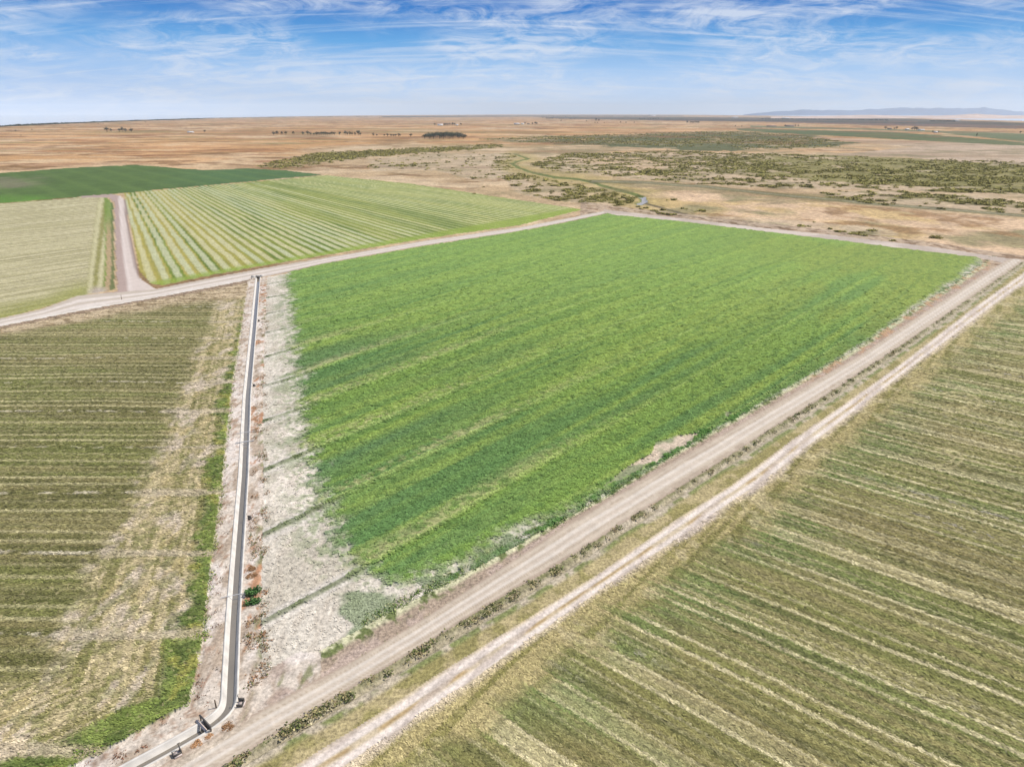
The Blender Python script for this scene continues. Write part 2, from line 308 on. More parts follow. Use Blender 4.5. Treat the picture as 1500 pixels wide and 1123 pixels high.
    ap = mix(ap, A(204, 190, 172), sst(.5, .66, fbm(x/.9, y/5, 3, 134))*.4)
    bm = sst(.055, .02, np.minimum(bd, 1))*(v > .5)
    ap = mix(ap, A(232, 223, 211), sst(.13, .06, bd)*.8)
    ap = mix(ap, A(104, 116, 70), bm*(.35+.8*fbm(x/2, y/2, 2, 135)))
    bp = inside(px+n2*6, py+n2*4, [(882, 713), (905, 694), (922, 683), (952, 665), (966, 647), (985, 641), (1026, 632), (1004, 653), (988, 662), (947, 684), (912, 703)])|inside(px+n2*5, py+n2*4, [(1058, 601), (1073, 605), (1064, 614)])
    wk = (px > 640)&(px < 1100)&(eg < np.interp(px, [640, 900, 1000, 1100], [5, 14, 14, 6])+n1*7)&~bp
    ap = mix(ap, A(148, 162, 116), sst(-75, 5, ha/sc)*sst(.46, .62, fbm(x/.8, y/.8, 2, 146)*.6+fbm(x/4, y/5, 3, 147)*.4)*.75)
    c = c*np.stack([sst(-250, 900, ha)*.09+.94, sst(-250, 900, ha)*.05+.93, .93+0*ha], -1)
    c = mix(ap, c, green)
    c = mix(c, A(86, 128, 60), wk*sst(.35, .6, fbm(x/2, y/2, 3, 136))*.85)
    c = mix(c, A(222, 202, 180), bp*.97); green = green*(1-bp)
    g2 = sst(.52, .62, fbm(x/6, y/6, 3, 137))*(v > 10)*(green < .5)*(px > 430)
    c = mix(c, A(112, 138, 88), g2*.7)
    col = np.where(w[..., None], c, col)
    z = np.where(w, .05+green*(.28+.28*(fbm(x/1.3, y/1.3, 2, 138)-.5))+.30*np.exp(-(bd/.035)**2)*(v > .4)*(v < 11), z)

    # ---- 6 ditch banks
    w = ((dist > -3.5)&(dist < 3.4)&(y < DL[0, 1]+2)&(py > EL(px)+1))|((py > 955)&(px < 470)&(py > 1215-px*.6+n1*8)&(py < L1(px))&(dist > 0))|((dist > 0)&(dist < 9)&(py < L1(px)+n1*4)&(py > 1015)&(px < 345))
    w |= (dist > -4.2+n1*2.5)&(dist < 0)&(y < 64)&(px < 330)&(dist < -.5)
    wl = dist < 0
    c = mix(A(226, 212, 196)[None]*np.ones(col.shape), A(192, 173, 153), sst(.46, .66, fbm(x/1.2, y/2.5, 3, 140)))
    c = mix(c, A(240, 228, 218), sst(.55, .7, fbm(x/3, y/4, 3, 141))*.8)
    c = mix(c, A(188, 134, 94), sst(.57, .67, fbm(x/.8, y/1.8, 3, 142)*.55+.45*fbm(x/4, y/12, 3, 143))*(dist > .8)*(py < 960)*.85)
    c = mix(c, A(128, 132, 84), sst(.55, .66, fbm(x/1.3, y/3, 3, 144))*sst(2.0, 3.2, dist)*.8)
    c = mix(c, A(168, 132, 106), sst(.63, .70, fbm(x/.6, y/1.0, 3, 145))*wl*.6)
    c = mix(c, A(182, 160, 146), sst(960, 985, py+n1*20)*sst(0, 14, L1(px)-py+8)*sst(2.5, 6, dist)*sst(.35, .55, fbm(x/6, y/3, 3, 146))*.9)
    zone[w] = 6; col = np.where(w[..., None], c, col); z = np.where(w, .03+.10*(fine-.5)+.10*sst(3.4, 1.6, np.abs(dist))*(py < 1010), z)

    # ---- 4 dirt roads
    w = (py+n2*.8 > EU(px))&(py+n2*.8 < EL(px))&(px < 892)
    b = (py-EU(px))/np.maximum(EL(px)-EU(px), .5)
    c1 = mix(A(206, 192, 176)[None]*np.ones(col.shape), A(240, 228, 218), np.maximum(sst(.14, .05, np.abs(b-.35)), sst(.16, .06, np.abs(b-.72)))*.8)
    c1 = mix(c1, A(184, 164, 152), sst(.86, .97, b)*sst(300, 420, px)*.6)
    c1 = mix(c1, A(246, 238, 228), sst(.78, .92, b+n2*.2)*sst(420, 330, px)*.8)
    w2 = inside(px+n2*1.2, py+n2, RD)&~w
    hx = (px-np.interp(py, [291, 347, 400, 428], [168, 169, 171, 173]))/np.interp(py, [291, 336, 390, 411], [13, 18, 27, 33])
    c2 = mix(A(186, 164, 154)[None]*np.ones(col.shape), A(222, 206, 196), sst(.34, .5, hx))
    c2 = mix(c2, A(236, 222, 214), sst(.1, .03, np.abs(hx-.55))*.6); c2 = mix(c2, A(140, 118, 106), sst(.9, 1.02, hx)*sst(412, 400, py)*.8)
    w3 = (py+n2*.6 > WILD(px))&(py+n2*.8 < FARL(px))&(px >= 885)&(px < 1500)&(py < L1(px)+4)
    c3 = mix(A(200, 184, 170)[None]*np.ones(col.shape), A(222, 206, 192), sst(.4, .6, mid))
    w4 = (py+n2*1.5 > L1(px))&(py+n2*1.5 < L2(px))&(py > WILD(px)-1)
    b4 = (py-L1(px))/np.maximum(L2(px)-L1(px), .5)
    st = fbm((x*.5+y*.85)/23+n1*2+n2, b4*18+n2*1.2+mid*1.6+far*2, 5, 150, .6)
    c4 = mix(A(216, 200, 180)[None]*np.ones(col.shape), A(188, 170, 150), sst(.45, .68, st)*.8)
    c4 = mix(c4, A(240, 229, 216), np.maximum(sst(.09, .03, np.abs(b4-.36+n1*.05)), sst(.08, .03, np.abs(b4-.62+n1*.05)))*(.5+.4*st))
    c4 = mix(c4, A(228, 214, 200), sst(.16, .0, np.abs(b4-.5))*.4); c4 = mix(c4, A(182, 160, 142), (sst(.14, .0, b4)+sst(.86, 1, b4))*.75)
    for ww, cc in ((w, c1), (w2, c2), (w3, c3), (w4, c4)):
        zone[ww] = 4; col = np.where(ww[..., None], cc*(.93+.14*fine)[..., None], col); z = np.where(ww, .06+.04*(fine-.5), z)
    b = (b4 >= 0)

    # ---- 8 verges of the big road
    w = (py+n2*2 > L2(px))&(py < L5(px))&(py > WILD(px))|((py+n2*2 >= L0(px))&(py+n2*1.5 <= L1(px))&(py > WILD(px))&(px > 405)&(zone != 6)&(px < 1450))
    f8 = (py-L2(px))/np.maximum(L4(px)-L2(px), .5)
    wd_ = sst(.42, .2, f8+n1*.25)*sst(.36, .52, fbm(x/2.2, y/2.2, 3, 160)+.05)
    c = mix(A(204, 190, 166)[None]*np.ones(col.shape), A(142, 140, 98), wd_)
    c = mix(c, A(170, 160, 128), sst(.40, .5, fbm(x/1.5, y/1.5, 3, 161))*.6*(f8 < .6))
    c = mix(c, A(128, 138, 78), sst(.62, .76, f8+n1*.3)*sst(.36, .52, fbm(x/2.2, y/2.2, 3, 162))*.9)
    f9 = (py-L4(px))/np.maximum(L5(px)-L4(px), .5)
    c = mix(c, mix(A(190, 174, 130)[None]*np.ones(col.shape), A(160, 150, 98), sst(.4, .6, fbm(x/3, y/3, 3, 163))), sst(-.2, .2, f9+n1*.5))
    lf = py < L1(px)+.1
    f0 = (py-L0(px))/np.maximum(L1(px)-L0(px), .5)
    cl = mix(A(214, 210, 172)[None]*np.ones(col.shape), A(180, 160, 140), sst(.28, .55, f0+n1*.5))
    cl = mix(cl, A(104, 118, 62), sst(.56, .64, fbm(x/1.3, y/1.3, 3, 164))*sst(.75, .3, f0)*.9)
    cl = mix(cl, A(196, 156, 120), sst(1140, 1240, px)*sst(.5, .6, fbm(x/2, y/2, 3, 165))*.8)
    cl = mix(cl, A(206, 184, 170), sst(.5, .62, fbm(x/2.5, y/2.5, 3, 166))*sst(.4, .8, f0)*.7)
    c = np.where(lf[..., None], cl, c)
    zone[w] = 8; col = np.where(w[..., None], c, col)
    z = np.where(w, .03+.25*wd_*fine*(~lf)-.25*sst(.22, .0, np.abs(f8-.45))*(~lf)+.12*np.exp(-((f0-.1)/.2)**2)*lf, z)

    # ---- 9 farm track, 10 mown field on the right
    w = (py+n2*2 > L5(px))&(py > WILD(px)); zone[w] = 10
    ux, uy = -.782, .623; v10 = x*uy-y*ux; u10 = x*ux+y*uy
    k = (v10+(fbm(x/30, y/30, 2, 170)-.5)*1.8)/7.8; ik = np.floor(k); o = k-ik; rk = _h(ik, ik*0, 9); rk2 = _h(ik, ik*0+3, 19)
    sk = fbm(u10/16, v10/.55, 4, 171); sk2 = fbm(u10/90, v10/3.2, 3, 172)
    hl = (py-L6(px))/np.interp(px, [500, 900, 1200, 1500], [62, 60, 42, 30])
    c = mix(A(138, 138, 82)[None]*np.ones(col.shape), A(144, 132, 88), sst(.4, .75, rk*.6+sk2*.4)*.8)
    c = mix(c, A(122, 140, 82), sst(.44, .72, rk2*.4+.25*sst(4.5, 1.0, hl)+fbm(u10/50, v10/6, 3, 173)*.5)*.8)
    c = mix(c, A(104, 104, 66), sst(.46, .66, sk)*.6)
    c = mix(c, A(164, 152, 106), sst(.48, .66, fbm(u10/45, v10/1.1, 4, 182))*.55)
    def lk(c0, wd2): return sst(wd2, wd2*.25, np.abs(o-c0))
    pl = np.maximum.reduce([lk(.10, .065)*(.75+.25*rk), lk(.38, .055)*(.6+.4*rk2), lk(.24, .15)*.42*sst(.45, .7, rk), lk(.72, .05)*.6*rk2, lk(.86, .04)*.5*rk, lk(.50, .035)*.4*rk2])
    c = mix(c, A(222, 209, 166), np.clip(pl*(.5+.8*sst(.28, .66, fbm(u10/38, ik*3+o*6, 4, 174))), 0, .88))
    c = mix(c, A(184, 174, 158), lk(.60, .08)*sst(.5, .62, fbm(u10/.7, v10/.6, 2, 175))*sst(.45, .7, fbm(u10/60, ik*5, 2, 183))*.8)
    hl = (py-L6(px))/np.interp(px, [500, 900, 1200, 1500], [62, 60, 42, 30])
    hm = sst(1.6, .5, hl+(fbm(x/6, y/6, 3, 176)-.5)*1.3+(pl-.3)*-.55)
    par = fbm((x*.62+y*.78)/25, (x*.78-y*.62)/1.1, 3, 177)
    hc = mix(A(188, 172, 122)[None]*np.ones(col.shape), A(146, 138, 84), sst(.42, .62, par))
    hc = mix(hc, A(210, 194, 152), sst(.55, .7, fbm(x/3, y/3, 3, 178))*.7)
    c = mix(c, hc, hm*.92)
    ar = np.hypot((px-1378)/30, (py-672)/15); ar2 = np.hypot((px-1395)/40, (py-590)/15)
    for a_, g_ in ((ar, px > 1370), (ar2, px > 1380)):
        c = mix(c, A(198, 186, 138), np.maximum(sst(.13, .04, np.abs(a_-1)), sst(.13, .04, np.abs(a_-.62)))*g_*.75)
    tr = (py-L5(px))/np.maximum(L6(px)-L5(px), .5)
    tc = mix(A(218, 200, 170)[None]*np.ones(col.shape), A(242, 228, 216), np.maximum(sst(.2, .08, np.abs(tr-.25+n1*.08)), sst(.2, .08, np.abs(tr-.78+n1*.08))))
    tc = mix(tc, A(186, 158, 112), sst(.12, .03, np.abs(tr-.52+n1*.2))*sst(.4, .6, fbm(x/3, y/3, 3, 180))*.9)
    tc = mix(tc, A(206, 190, 178), sst(.5, .66, fbm((x*.62+y*.78)/8, (x*.78-y*.62)/.8, 3, 181))*.7)
    tm = sst(-.30, .06, tr+n1*.35)*sst(1.42, 1.0, tr+n1*.5)
    c = mix(c, tc, tm)
    col = np.where(w[..., None], c, col)
    z = np.where(w, .05+(1-hm)*(.05+.22*(fbm(x/1.0, y/1.0, 2, 179)-.5))*(1-.7*pl)-.08*tm*np.maximum(sst(.2, .08, np.abs(tr-.25)), sst(.2, .08, np.abs(tr-.78))), z)
    zone[w&(tr+n2*.3 < 1.0)] = 9
    zone[wat&(zone == 0)] = 11
    z = np.where(zone == 11, -.5, z)
    return zone, np.clip(col, .004, .9), z, px, py, dist

# ------------------------------------------------------------------ materials
def nodes(m):
    m.use_nodes = True; nt = m.node_tree; nt.nodes.clear(); return nt
def N(nt, t, **k):
    n = nt.nodes.new(t)
    for a, b in k.items(): setattr(n, a, b)
    return n
def land_mat(name, fine=2.2, c1=.45, coarse=.5, c2=.2, bump=.5, bd=.12, dry=None, dryamt=0.0, rough=.95, rot=0.0, stretch=1.0, dark=None):
    m = bpy.data.materials.new(name); nt = nodes(m); L = nt.links.new
    out = N(nt, 'ShaderNodeOutputMaterial'); b = N(nt, 'ShaderNodeBsdfPrincipled'); L(b.outputs[0], out.inputs[0])
    b.inputs['Roughness'].default_value = rough; b.inputs['Specular IOR Level'].default_value = .15
    at = N(nt, 'ShaderNodeAttribute', attribute_name='col'); g = N(nt, 'ShaderNodeNewGeometry')
    mp = N(nt, 'ShaderNodeMapping'); mp.inputs['Rotation'].default_value = (0, 0, rot); mp.inputs['Scale'].default_value = (1/stretch, 1, 1)
    L(g.outputs['Position'], mp.inputs[0])
    def noise(sc, de, ro=.6):
        n = N(nt, 'ShaderNodeTexNoise'); n.inputs['Scale'].default_value = sc; n.inputs['Detail'].default_value = de; n.inputs['Roughness'].default_value = ro
        L(mp.outputs[0], n.inputs['Vector']); return n
    def rng(src, a, b_, lo=.3, hi=.7):
        r = N(nt, 'ShaderNodeMapRange'); r.inputs[1].default_value = lo; r.inputs[2].default_value = hi; r.inputs[3].default_value = a; r.inputs[4].default_value = b_
        L(src, r.inputs[0]); return r.outputs[0]
    nf = noise(fine, 3, .7); nc = noise(coarse, 4)
    f1 = rng(nf.outputs[0], 1-c1, 1+c1); f2 = rng(nc.outputs[0], 1-c2, 1+c2)
    mu = N(nt, 'ShaderNodeMath', operation='MULTIPLY'); L(f1, mu.inputs[0]); L(f2, mu.inputs[1])
    vm = N(nt, 'ShaderNodeVectorMath', operation='SCALE'); L(at.outputs['Color'], vm.inputs[0]); L(mu.outputs[0], vm.inputs['Scale'])
    last = vm.outputs[0]
    if dry is not None:
        nd = noise(fine*.8, 2, .6)
        nd.inputs['Distortion'].default_value = .3
        mx = N(nt, 'ShaderNodeMix', data_type='RGBA'); L(rng(nd.outputs[0], 0, dryamt, .54, .68), mx.inputs[0]); L(last, mx.inputs[6]); mx.inputs[7].default_value = (*A(*dry), 1); last = mx.outputs[2]
    L(last, b.inputs['Base Color'])
    bp = N(nt, 'ShaderNodeBump'); bp.inputs['Strength'].default_value = bump; bp.inputs['Distance'].default_value = bd; L(nf.outputs[0], bp.inputs['Height']); L(bp.outputs[0], b.inputs['Normal'])
    return m
def simple(name, c, rough=.8, var=.25, scale=2.0, bump=.2, metal=0.0, spec=.3, obj=False):
    m = bpy.data.materials.new(name); nt = nodes(m); L = nt.links.new
    out = N(nt, 'ShaderNodeOutputMaterial'); b = N(nt, 'ShaderNodeBsdfPrincipled'); L(b.outputs[0], out.inputs[0])
    b.inputs['Roughness'].default_value = rough; b.inputs['Metallic'].default_value = metal; b.inputs['Specular IOR Level'].default_value = spec
    g = N(nt, 'ShaderNodeNewGeometry'); n = N(nt, 'ShaderNodeTexNoise'); n.inputs['Scale'].default_value = scale; n.inputs['Detail'].default_value = 5
    L(g.outputs['Position'], n.inputs['Vector'])
    r = N(nt, 'ShaderNodeMapRange'); r.inputs[1].default_value = .3; r.inputs[2].default_value = .7; r.inputs[3].default_value = 1-var; r.inputs[4].default_value = 1+var; L(n.outputs[0], r.inputs[0])
    v = N(nt, 'ShaderNodeVectorMath', operation='SCALE'); v.inputs[0].default_value = c; L(r.outputs[0], v.inputs['Scale'])
    last = v.outputs[0]
    if obj:
        oi = N(nt, 'ShaderNodeObjectInfo'); r2 = N(nt, 'ShaderNodeMapRange'); r2.inputs[3].default_value = .75; r2.inputs[4].default_value = 1.3; L(oi.outputs['Random'], r2.inputs[0])
        v2 = N(nt, 'ShaderNodeVectorMath', operation='SCALE'); L(last, v2.inputs[0]); L(r2.outputs[0], v2.inputs['Scale']); last = v2.outputs[0]
    L(last, b.inputs['Base Color'])
    bp = N(nt, 'ShaderNodeBump'); bp.inputs['Strength'].default_value = bump; bp.inputs['Distance'].default_value = .05; L(n.outputs[0], bp.inputs['Height']); L(bp.outputs[0], b.inputs['Normal'])
    return m
def attr_leaf(name):
    m = bpy.data.materials.new(name); nt = nodes(m); L = nt.links.new
    out = N(nt, 'ShaderNodeOutputMaterial'); b = N(nt, 'ShaderNodeBsdfPrincipled'); L(b.outputs[0], out.inputs[0]); b.inputs['Roughness'].default_value = .9; b.inputs['Specular IOR Level'].default_value = .1
    at = N(nt, 'ShaderNodeAttribute', attribute_name='col'); L(at.outputs['Color'], b.inputs['Base Color']); return m
def leaf_mat(name, c):
    m = bpy.data.materials.new(name); nt = nodes(m); L = nt.links.new
    out = N(nt, 'ShaderNodeOutputMaterial'); b = N(nt, 'ShaderNodeBsdfPrincipled'); L(b.outputs[0], out.inputs[0]); b.inputs['Roughness'].default_value = .85; b.inputs['Specular IOR Level'].default_value = .15
    oi = N(nt, 'ShaderNodeObjectInfo'); at = N(nt, 'ShaderNodeAttribute', attribute_name='tone')
    r2 = N(nt, 'ShaderNodeMapRange'); r2.inputs[3].default_value = .75; r2.inputs[4].default_value = 1.3; L(oi.outputs['Random'], r2.inputs[0])
    mu = N(nt, 'ShaderNodeMath', operation='MULTIPLY'); L(r2.outputs[0], mu.inputs[0]); L(at.outputs['Fac'], mu.inputs[1])
    v2 = N(nt, 'ShaderNodeVectorMath', operation='SCALE'); v2.inputs[0].default_value = c; L(mu.outputs[0], v2.inputs['Scale']); L(v2.outputs[0], b.inputs['Base Color']); return m

M = {
 'ground': land_mat('dry_grassland', .35, .42, .05, .18, .3, .3),
 'green_field': land_mat('dark_crop', .6, .25, .08, .12, .5, .2),
 'windrow_field': land_mat('windrows', 1.2, .35, .15, .12, .5, .15),
 'pale_hay_field': land_mat('pale_hay', 1.2, .30, .15, .10, .5, .15),
 'dirt_road': land_mat('packed_dirt', 1.8, .09, .3, .06, .15, .04),
 'stubble_field': land_mat('stubble', 2.0, .68, .45, .16, .8, .2, (206, 190, 146), .55, rot=0, stretch=1.8),
 'ditch_bank': land_mat('bank_soil', 2.4, .35, .5, .15, .6, .12),
 'alfalfa_field': land_mat('alfalfa', 1.5, .38, .30, .10, .9, .25),
 'road_verge': land_mat('verge', 2.2, .50, .5, .15, .8, .2),
 'farm_track': land_mat('track_soil', 2.0, .28, .4, .12, .4, .1),
 'mown_field': land_mat('mown', 2.1, .70, .4, .15, .8, .2, (206, 190, 146), .5, rot=R(39), stretch=1.8),
}
M['concrete'] = simple('concrete', tuple(A(238, 231, 221)), .8, .16, .7, .1)
M['water'] = simple('water', tuple(A(140, 131, 118)), .06, .08, .3, .02, 0, 1.0)
M['creek'] = simple('creek_water', tuple(A(176, 172, 172)), .55, .1, .2, .03, 0, .5)
M['steel'] = simple('dark_steel', (.10, .09, .08), .6, .3, 3, .1, .3)
M['wood'] = simple('old_wood', (.12, .085, .06), .9, .3, 4, .3)
M['paint'] = simple('pale_board', tuple(A(232, 214, 204)), .7, .1, 2, .1)
M['pipe'] = simple('pale_pipe', tuple(A(226, 226, 226)), .5, .08, 2, .05)
M['bark'] = simple('bark', (.07, .055, .04), .95, .3, 2, .4)
M['tree'] = leaf_mat('tree_leaf', (.055, .072, .040)); M['tree2'] = leaf_mat('tree_leaf_grey', (.075, .088, .056))
M['shrub'] = leaf_mat('saltbush', tuple(A(176, 166, 94))); M['shrub_g'] = leaf_mat('bright_bush', tuple(A(92, 130, 72))); M['dryw'] = leaf_mat('dry_weed', tuple(A(186, 142, 102)))
M['wall_w'] = simple('white_wall', (.7, .68, .64), .8, .06, .5, .05); M['wall_t'] = simple('tan_wall', (.36, .29, .23), .8, .08, .5, .05)
M['roof_w'] = simple('metal_roof', (.62, .63, .65), .5, .08, .4, .05); M['roof_d'] = simple('dark_roof', (.12, .10, .09), .8, .15, .4, .05)
M['door'] = simple('door_paint', (.10, .09, .08), .6, .1, 1, .05); M['glass'] = simple('window_glass', (.04, .05, .06), .1, .1, 1, .0, 0, .6)
M['leafattr'] = attr_leaf('weed_leaf')

def tag(o, label=None, cat=None, group=None, kind=None):
    if label: o['label'] = label
    if cat: o['category'] = cat
    if group: o['group'] = group
    if kind: o['kind'] = kind
    return o
def mesh_np(name, co, quads, mat, smooth=True, col=None, parent=None, tone=None):
    me = bpy.data.meshes.new(name); nv, nq = len(co), len(quads); k = quads.shape[1]
    me.vertices.add(nv); me.vertices.foreach_set('co', np.ascontiguousarray(co, np.float32).ravel())
    me.loops.add(nq*k); me.loops.foreach_set('vertex_index', np.ascontiguousarray(quads, np.int32).ravel())
    me.polygons.add(nq); me.polygons.foreach_set('loop_start', np.arange(0, nq*k, k, dtype=np.int32)); me.polygons.foreach_set('loop_total', np.full(nq, k, np.int32))
    if smooth: me.polygons.foreach_set('use_smooth', np.ones(nq, bool))
    me.update(calc_edges=True)
    if col is not None:
        a = me.attributes.new('col', 'FLOAT_COLOR', 'POINT'); a.data.foreach_set('color', np.c_[col, np.ones(nv)].astype(np.float32).ravel())
    if tone is not None:
        a = me.attributes.new('tone', 'FLOAT', 'POINT'); a.data.foreach_set('value', tone.astype(np.float32))
    me.materials.append(mat)
    o = bpy.data.objects.new(name, me); C.objects.link(o)
    if parent: o.parent = parent
    return o

# ------------------------------------------------------------------ the land: one lattice, cut into its fields and roads
rs = [36.0]
while rs[-1] < 60000:
    r_ = rs[-1]; rs.append(r_*(1+(.0034 if r_ < 620 else .007 if r_ < 3000 else .02)))
rs = np.array(rs)
th = np.r_[np.linspace(-1.25, -.92, 40)[:-1], np.arange(-.92, .92, .0021), np.linspace(.92, 1.25, 40)]
RR, TT = np.meshgrid(rs, th, indexing='ij'); X = RR*np.sin(TT); Y = RR*np.cos(TT)
shp = X.shape; CH = 200
zone = np.empty(shp, np.int8); col = np.empty(shp+(3,), np.float32); Z = np.empty(shp, np.float32); DI = np.empty(shp, np.float32)
for i in range(0, shp[0], CH):
    a = slice(i, i+CH); zone[a], col[a], Z[a], px_, py_, DI[a] = survey(X[a], Y[a])
rmax_t = np.empty(len(th))
tt_px = np.linspace(-480, 1980, 900); hx, hy = G(tt_px, HORIZ(tt_px)); hth = np.arctan2(hx, hy); hr = np.hypot(hx, hy)
rmax_t = np.interp(th, hth, hr)
keep = (RR[:-1, :-1] < rmax_t[None, :-1])&~((np.abs(DI[:-1, :-1]) < 2.3)&(Y[:-1, :-1] < DL[0, 1]-.5))
ids = np.arange(shp[0]*shp[1]).reshape(shp)
quad = np.stack([ids[:-1, :-1], ids[:-1, 1:], ids[1:, 1:], ids[1:, :-1]], -1)
allco = np.stack([X, Y, Z], -1).reshape(-1, 3); allcol = col.reshape(-1, 3)
LAB = {'ground': ('dry tan grassland and scrub ground reaching out to the horizon', 'ground'),
 'green_field': ('dark green crop field at the far left behind the striped field', 'field'),
 'windrow_field': ('field striped with pale windrows of cut hay between green strips', 'field'),
 'pale_hay_field': ('pale straw coloured hay field at the left beside the side road', 'field'),
 'dirt_road': ('pale pinkish dirt farm roads running round the big green field', 'road'),
 'stubble_field': ('olive stubble field with thin pale rows left of the concrete ditch', 'field'),
 'ditch_bank': ('bare pinkish soil banks beside the concrete irrigation ditch', 'bank'),
 'alfalfa_field': ('large bright green alfalfa field with long low berms and bare apron', 'field'),
 'road_verge': ('weedy grass verge strips along both sides of the wide dirt road', 'verge'),
 'farm_track': ('narrow two rut track between the grass verge and the mown field', 'track'),
 'mown_field': ('mown olive field with diagonal straw coloured rows at the right', 'field'),
 'creek': ('small bluish water bend at the end of the green creek', 'water')}
cz = np.where(keep, zone[:-1, :-1], -1)
for k, nm in enumerate(ZN):
    qq = quad[cz == k]
    if not len(qq): continue
    used, inv = np.unique(qq.ravel(), return_inverse=True)
    o = mesh_np(nm, allco[used], inv.reshape(-1, 4)[:, ::-1], M[nm], True, allcol[used])
    tag(o, *LAB[nm], kind='structure')
# deep soil sheet under everything (also behind the viewpoint)
nb = 96; ang = np.linspace(0, 2*math.pi, nb, endpoint=False)
bco = np.r_[[[0, 0, -2.2]], np.c_[np.sin(ang)*3000, np.cos(ang)*3000, np.full(nb, -2.2)]]
o = mesh_np('terrain', bco, np.array([[0, 1+(i+1) % nb, 1+i] for i in range(nb)]), simple('deep_soil', tuple(A(196, 172, 140)), .95, .2, .05, .1), True)
tag(o, 'wide base of dry brown soil under the fields', 'terrain', kind='structure')

# ------------------------------------------------------------------ ditch: banks, concrete lining, water
def strip(line, prof):
    T = np.gradient(line, axis=0); T /= np.hypot(T[:, 0], T[:, 1])[:, None]; Nn = np.c_[-T[:, 1], T[:, 0]]
    prof = np.asarray(prof, float); n, k = len(line), len(prof)
    co = np.empty((n, k, 3)); co[..., 0] = line[:, None, 0]+Nn[:, None, 0]*prof[None, :, 0]; co[..., 1] = line[:, None, 1]+Nn[:, None, 1]*prof[None, :, 0]; co[..., 2] = prof[None, :, 1]
    i = np.arange(n*k).reshape(n, k); q = np.stack([i[:-1, :-1], i[1:, :-1], i[1:, 1:], i[:-1, 1:]], -1).reshape(-1, 4)
    return co.reshape(-1, 3), q
DLf = smooth_line(DL, .5)
dl2 = DLf[1:]
for _ in range(2): dl2[1:-1] = (dl2[:-2]+2*dl2[1:-1]+dl2[2:])/4
for sgn in (1, -1):
    prof = [(sgn*d, 0) for d in np.linspace(.92, 3.7, 17)]
    co, q = strip(dl2, prof)
    zo, cc, zz, _, _, dd = survey(co[:, 0].copy(), co[:, 1].copy())
    d_ = np.tile(np.linspace(.92, 3.7, 17), len(dl2))
    co[:, 2] = .10+.10*(fbm(co[:, 0]/.8, co[:, 1]/.8, 2, 200)-.5)-.16*np.clip((d_-3.0)/.7, 0, 1)
    o = mesh_np('ditch_bank', co, q, M['ditch_bank'], True, cc)
    tag(o, 'soil shoulder of the concrete ditch on the %s side' % ('stubble field' if sgn > 0 else 'alfalfa field'), 'bank', kind='structure')
ditch = bpy.data.objects.new('irrigation_ditch', None); C.objects.link(ditch); ditch.location = (float(dl2[40, 0]), float(dl2[40, 1]), 0)
tag(ditch, 'long concrete lined irrigation ditch holding brown water beside the alfalfa field', 'irrigation ditch')
co, q = strip(dl2, [(.96, -.1), (.94, .17), (.73, .18), (.70, .12), (.26, -.65), (-.26, -.65), (-.70, .12), (-.73, .18), (-.94, .17), (-.96, -.1)])
o = mesh_np('concrete_lining', co-np.array(ditch.location), q, M['concrete'], False, None, ditch)
co, q = strip(dl2, [(.42, -.44), (0, -.44), (-.42, -.44)])
o = mesh_np('water', co-np.array(ditch.location), q, M['water'], True, None, ditch)

def box_bm(cs):                       # list of (centre, size, z-rotation) boxes -> verts, quads
    co = []; q = []
    for c, s, rz in cs:
        b = len(co); ca, sa = math.cos(rz), math.sin(rz)
        for dz in (-.5, .5):
            for dx, dy in ((-.5, -.5), (.5, -.5), (.5, .5), (-.5, .5)):
                x, y = dx*s[0], dy*s[1]; co.append((c[0]+x*ca-y*sa, c[1]+x*sa+y*ca, c[2]+dz*s[2]))
        q += [(b, b+3, b+2, b+1), (b+4, b+5, b+6, b+7), (b, b+1, b+5, b+4), (b+1, b+2, b+6, b+5), (b+2, b+3, b+7, b+6), (b+3, b, b+4, b+7)]
    return np.array(co, float), np.array(q)
def boxes(name, cs, mat, parent=None):
    co, q = box_bm(cs); return mesh_np(name, co, q, mat, False, None, parent)
def empty(name, loc, rz=0):
    o = bpy.data.objects.new(name, None); C.objects.link(o); o.location = loc; o.rotation_euler = (0, 0, rz); return o
def on_ditch(px, py):
    p = np.array(G(px, py)); i = int(np.argmin(((dl2-p)**2).sum(1))); i = min(max(i, 1), len(dl2)-2)
    t = dl2[i+1]-dl2[i-1]; return Vector((dl2[i, 0], dl2[i, 1], 0)), math.atan2(t[1], t[0])
# check gate across the ditch near the bend
p, a = on_ditch(303, 1064)
g = tag(empty('check_gate', p, a), 'dark steel check gate standing across the ditch just past its bend', 'gate')
boxes('gate_panel', [((0, .12, .02), (.07, 1.75, .95), 0)], M['steel'], g)
boxes('gate_frame', [((.1, 1.08, .45), (.12, .1, .75), 0), ((.1, -1.0, .45), (.12, .1, .75), 0), ((.1, .04, .86), (.14, 2.3, .1), 0)], M['steel'], g)
boxes('walkboard', [((.42, -.35, .21), (.28, 2.0, .06), 0)], M['paint'], g)
